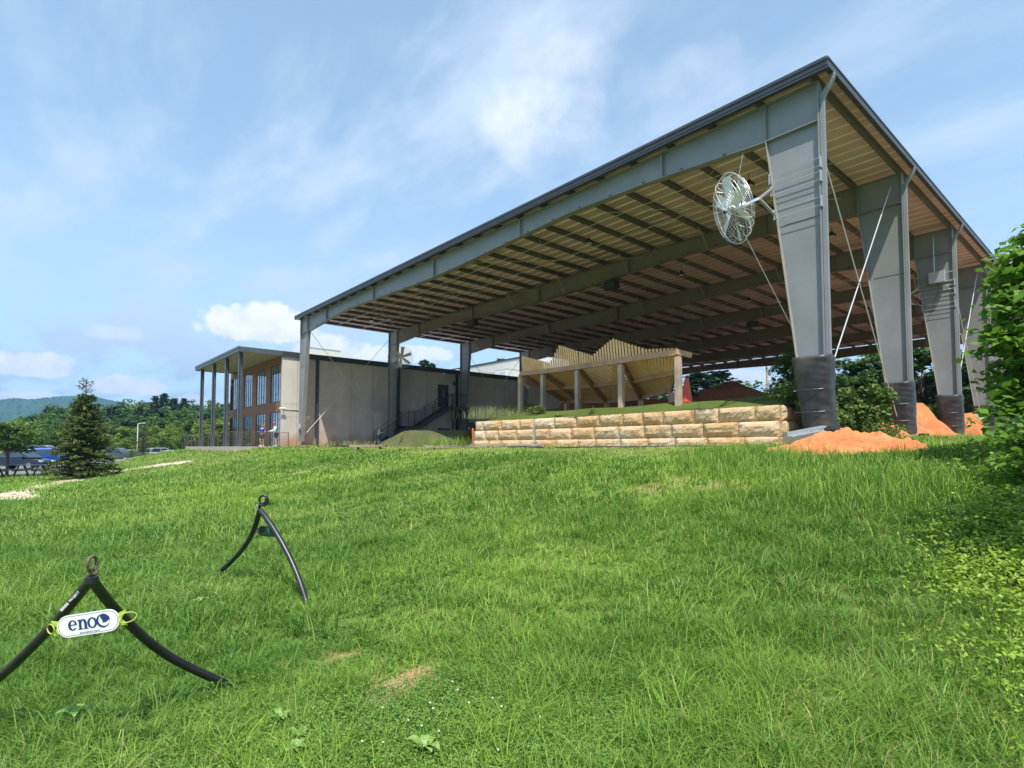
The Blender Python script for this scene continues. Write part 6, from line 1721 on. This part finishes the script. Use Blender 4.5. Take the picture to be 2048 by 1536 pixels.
# ---------------------------------------------------------------- cars
M['tyre'] = pmat('tyre_rubber', (.02,.02,.02), (.03,.03,.03), 8, .85)
M['rim'] = pmat('alloy_rim', (.45,.46,.48), None, rough=.3, metal=.8)
M['cglass'] = pmat('car_glass', (.03,.045,.06), None, rough=.05, spec=.9)
M['headl'] = pmat('headlight_glass', (.75,.77,.8), None, rough=.1)
M['taill'] = pmat('tail_light_glass', (.45,.02,.02), None, rough=.2)
def car(label, px, d, rz, colr, kind='sedan', group='cars in the car park', rack=False):
    q = at_d(px, 893, d); z = g1(q.x, q.y)
    if z > -1.5: z = -1.9
    t = thing('parked_car', label, 'car', (q.x, q.y, z), rz, group)
    paint = pmat('car_paint', colr, None, rough=.22, metal=.35, spec=.7)
    if kind == 'sedan': Lc, Hc, prof, top = 4.7, 1.45, [(-2.35,.35),(-2.35,.80),(-2.2,.93),(-1.5,.97),(.95,.95),(2.1,.78),(2.33,.62),(2.35,.30)], [(-1.75,.96),(-1.05,1.38),(-.1,1.45),(.55,1.38),(1.35,.95)]
    elif kind == 'suv': Lc, Hc, prof, top = 4.8, 1.75, [(-2.38,.40),(-2.40,.95),(-2.3,1.08),(.95,1.08),(2.1,1.0),(2.35,.80),(2.38,.38)], [(-2.28,1.07),(-2.0,1.62),(-1.6,1.73),(.2,1.74),(.65,1.62),(1.3,1.07)]
    else: Lc, Hc, prof, top = 5.4, 2.1, [(-2.7,.42),(-2.7,1.2),(1.9,1.15),(2.6,1.0),(2.7,.42)], [(-2.65,1.19),(-2.6,2.05),(1.0,2.08),(1.35,1.9),(1.95,1.16)]
    W_ = .90
    def loft(name, pf, w0, w1, z0, z1, mat, parent):
        mb = MB(); n = len(pf)
        def wz(z): return w0 + (w1-w0)*min(1, max(0, (z-z0)/(z1-z0)))
        vs = [(x, -wz(z), z) for x, z in pf] + [(x, wz(z), z) for x, z in pf]
        mb.add(vs, [tuple(range(n)), tuple(range(2*n-1, n-1, -1))] + [(i, n+i, n+(i+1)%n, (i+1)%n) for i in range(n)])
        return mb.build(name, mat, parent, bevel=.05)
    body = loft('body', prof, W_, W_-.03, .4, 1.0, paint, t)
    cab = loft('cabin', top, W_-.08, W_-.26, .95, Hc, paint, t)
    # side windows and screens
    zt = Hc; zb = min(z_ for _, z_ in top)
    def inset(pf, m):
        cx = sum(p[0] for p in pf)/len(pf); cz = sum(p[1] for p in pf)/len(pf)
        return [(cx+(x-cx)*(1-m), cz+(z-cz)*(1-m*2.2)+.0) for x, z in pf]
    ins = inset(top, .10)
    for s in (-1, 1):
        mid_ = (ins[0][0]+ins[-1][0])/2 - .05
        for half in (0, 1):
            pts = []
            for (x, z_) in ins:
                if (half == 0 and x < mid_-.05) or (half == 1 and x > mid_+.05): pts.append((x, z_))
            e = (mid_-.05) if half == 0 else (mid_+.05)
            zt_ = max(p[1] for p in ins)
            zl = min(p[1] for p in ins)
            pts = (pts + [(e, zt_-.01), (e, zl)]) if half == 0 else ([(e, zl), (e, zt_-.01)] + pts)
            if half == 0: pts = sorted(pts[:-2], key=lambda p: p[0]) + [(e, zt_-.01), (e, zl)]
            def wz(z_): return (W_-.08 + (-.18)*(z_-.95)/(Hc-.95)) + .012
            vs = [(x, s*wz(z_), z_) for x, z_ in pts]; MB().add(vs, [tuple(range(len(vs)))]).build('side_window', M['cglass'], t)
    for (a, b, nm) in ((top[-1], top[-2], 'windscreen'), (top[0], top[1], 'rear_window')):
        s = 1 if nm == 'windscreen' else -1
        p = Vector((a[0], 0, a[1])).lerp(Vector((b[0], 0, b[1])), .08); q_ = Vector((a[0], 0, a[1])).lerp(Vector((b[0], 0, b[1])), .92)
        nv = Vector((abs(b[1]-a[1])*s, 0, abs(b[0]-a[0]))).normalized()*.058
        nv = Vector((s*abs(q_.z-p.z), 0, abs(q_.x-p.x))).normalized()*.012
        MB().add([p+nv+Vector((0,-.70,0)), p+nv+Vector((0,.70,0)), q_+nv+Vector((0,.60,0)), q_+nv+Vector((0,-.60,0))], [(0,1,2,3)]).build(nm, M['cglass'], t)
    for x in (-Lc*.30, Lc*.315):
        for s in (-1, 1):
            wh = MB().tube([(x, s*(W_-.20), .33), (x, s*(W_+.012), .33)], .33, 20).build('wheel', M['tyre'], t)
            MB().tube([(x, s*(W_-.1), .33), (x, s*(W_+.022), .33)], .20, 14).build('rim', M['rim'], wh)
            MB().tube([(x, s*(W_-.12), .36), (x, s*(W_+.004), .36)], .385, 20).build('wheel_arch', M['black'], t)
    for s in (-1, 1):
        MB().box(Lc/2-.16, Lc/2-.0, s*.62-.16, s*.62+.16, .60, .74).build('headlight', M['headl'], t, bevel=.02)
        MB().box(-Lc/2-.02, -Lc/2+.1, s*.66-.14, s*.66+.14, .72, .86).build('tail_light', M['taill'], t)
        MB().box(.85, 1.05, s*(W_+.02)-.09, s*(W_+.02)+.09, .96, 1.08).build('mirror', paint, t, bevel=.02)
        MB().box(-2.0, 1.9, s*(W_-.0)-.012, s*(W_-.0)+.012, .34, .42).build('sill_trim', M['black'], t)
    if rack: MB().box(-1.3,.4,-.5,.5,Hc+.08,Hc+.38).bar((-1.2,0,Hc-.03),(-1.2,0,Hc+.1),1.2,.05).bar((.3,0,Hc-.03),(.3,0,Hc+.1),1.2,.05).build('roof_box', M['black'], t)
    return t
yw = YAW
car('dark blue-black sedan parked behind the picnic table at the left edge', 42, 47, yw+R(0), (.02,.03,.05))
car('bright blue pickup-like car between the black sedan and the big spruce', 112, 52, yw+R(35), (.015,.07,.32), 'suv')
car('dark grey van with a roof box behind the black sedan', 74, 60, yw+R(15), (.10,.10,.105), 'van')
car('dark grey SUV just right of the big spruce', 236, 76, yw+R(4), (.07,.085,.11), 'suv')
car('silver car behind the dark SUV', 268, 88, yw+R(60), (.50,.52,.54))
car('dark van standing tallest behind the row of cars', 308, 98, yw+R(80), (.05,.055,.065), 'van')
car('white SUV just right of the small spruce', 322, 82, yw+R(70), (.62,.64,.66), 'suv')
car('silver sedan with a sloping windscreen near the railing', 346, 76, yw+R(20), (.45,.50,.55))
car('blue-grey sedan closest to the railing end', 374, 82, yw+R(8), (.10,.14,.20))
car('pale car half hidden behind the small spruce', 295, 92, yw+R(50), (.55,.58,.58))
# picnic tables
def picnic(label, px0, px1, py, d):
    q = at_d((px0+px1)/2, py, d); z = g1(q.x, q.y); ln = (px1-px0)*d/F_PX
    t = thing('picnic_table', label, 'picnic table', (q.x, q.y, z), yw+R(6), 'dark picnic tables at the lawn edge')
    for j in range(3): MB().box(-ln/2, ln/2, -.36+.25*j, -.14+.25*j, .72, .76).build('top_board', M['darksteel'], t)
    for s in (-1, 1):
        MB().box(-ln/2, ln/2, s*.72-.13, s*.72+.13, .43, .47).build('bench_board', M['darksteel'], t)
        for x in (-ln*.22, ln*.22):
            MB().bar((x, s*.66, 0), (x, s*.20, .72), .09, .05, up=(1,0,0)).build('leg', M['black'], t)
    for x in (-ln*.22, ln*.22): MB().box(x-.03, x+.03, -.75, .75, .36, .43).build('cross_brace', M['black'], t)
    return t
picnic('long dark picnic table between the small tree and the big spruce', 22, 102, 930, 36)
picnic('dark picnic table end cut by the left picture edge', -60, 9, 935, 34)
# street lamp
q = at_d(274.5, 893, 86); z = g1(q.x, q.y); t = thing('street_lamp', 'slim white street lamp with one arm above the parked cars', 'street lamp', (q.x, q.y, z)); zt = at_d(274.5, 848, 86).z - z
MB().tube([(0,0,0),(0,0,zt)], [.08,.06], 8).build('pole', M['signw'], t)
MB().tube([Vector((0,0,zt-.02)), RTW*.35+UPW*(zt+.1), RTW*.75+UPW*(zt+.15)], .05, 6).build('arm', M['signw'], t)
MB().box(-.3,.3,-.12,.12,0,.1).build('lamp_head', M['signw'], t, loc=RTW*.95+UPW*(zt+.1))
# utility pole with wires
q = at_d(1535, 800, 84); t = thing('utility_pole', 'grey utility pole with transformer and looping wires seen under the roof', 'utility pole', (q.x, q.y, 0))
MB().tube([(0,0,0),(0,0,15)], [.20,.13], 10).build('pole', M['post'], t)
MB().tube([RTW*.42+UPW*10.8, RTW*.42+UPW*11.7], .22, 10).build('transformer', M['galv'], t)
MB().bar(RTW*-1.0+UPW*13.8, RTW*1.0+UPW*13.8, .10, .12).build('crossarm', M['post'], t)
mb = MB()
for k, (dx, z0) in enumerate(((.9,13.9),(-.9,13.9),(0,12.6))):
    a = RTW*dx+UPW*z0; b = RTW*(dx-24)+FWW*26+UPW*(z0-.5); mb.tube([a, (a+b)/2-UPW*.8, b], .022, 4); b = RTW*(dx+24)-FWW*6+UPW*(z0+1); mb.tube([a, (a+b)/2-UPW*.8, b], .022, 4)
mb.tube([RTW*.4+UPW*11.7, RTW*.9+UPW*11.2, RTW*1.0+UPW*10, RTW*.5+UPW*9.2, RTW*.2+UPW*10.0], .03, 5)
mb.build('wires', M['black'], t)
# ---------------------------------------------------------------- mountains
M['forest'] = pmat('forested_mountain', (.030,.062,.020), (.065,.115,.030), .035, .95, 0, 1.0, .05, c3=(.045,.085,.028), s3=.01, spec=.05)
def hills(prof_, d_, depth_, name, seed, res=4.0):
    pxs = np.arange(prof_[0][0], prof_[-1][0], res); rng = np.random.default_rng(seed)
    py = np.interp(pxs, [p[0] for p in prof_], [p[1] for p in prof_])
    rows = 26; vs = []
    for j in range(rows+1):
        t_ = j/rows
        for i, (x, y) in enumerate(zip(pxs, py)):
            d = d_ - depth_*(1-t_)**1.0; q = at_d(x, 842, d); zt_ = at_d(x, y, d_).z
            z = -3 + (zt_+3)*float(sstep(t_*.5+.0)*2*(1 if t_ < 1 else 1)) if False else -3 + (zt_+3)*math.sin(t_*math.pi/2)
            z += (vnoise(q.x, q.y, .010, seed) - .5)*26*t_*(1-t_)*2 + (rng.random()-.5)*9*(t_ > .1)
            vs.append((q.x, q.y, float(z)))
        
    n = len(pxs); fs = [(a*n+i, a*n+i+1, (a+1)*n+i+1, (a+1)*n+i) for a in range(rows) for i in range(n-1)]
    o = MB().add(vs, fs).build(name, M['forest'], smooth=False); tag(o, kind='structure'); return o
hills([(-700,790),(-300,800),(-120,806),(0,802),(30,799),(60,801),(100,798),(150,794.5),(185,797),(205,802),(240,808),(300,822),(500,850),(700,870)], 2500, 900, 'hills', 3)
# pale houses on the mountain crest
for k, px in enumerate((8, 22, 48, 62, 76, 96, 111)):
    q = at_d(px, 806.5 + (k%2)*.8, 2330); t = thing('hilltop_house', 'tiny pale house near the crest of the blue mountain', 'house', q, yw, 'tiny pale houses on the mountain')
    MB().box(-7,7,-5,5,-6,5).build('wall', M['signw'], t); MB().prism([(-8,5),(8,5),(0,9)], (0,-5.5,0), (1,0,0), (0,0,1), (0,1,0), 11).build('roof', M['steel'], t)
# ---------------------------------------------------------------- haze
hz = MB().box(-4300,4300,-4300,4300,-8,420).build('haze', None)
hm = bpy.data.materials.new('pale_air'); hm.use_nodes = True; nt = hm.node_tree; nt.nodes.remove(nt.nodes['Principled BSDF'])
pv = nt.nodes.new('ShaderNodeVolumePrincipled'); pv.inputs['Color'].default_value = (.22,.52,1,1); pv.inputs['Density'].default_value = .00020; pv.inputs['Anisotropy'].default_value = .2
nt.links.new(pv.outputs[0], nt.nodes['Material Output'].inputs['Volume'])
hz.data.materials.clear(); hz.data.materials.append(hm); tag(hz, kind='stuff')
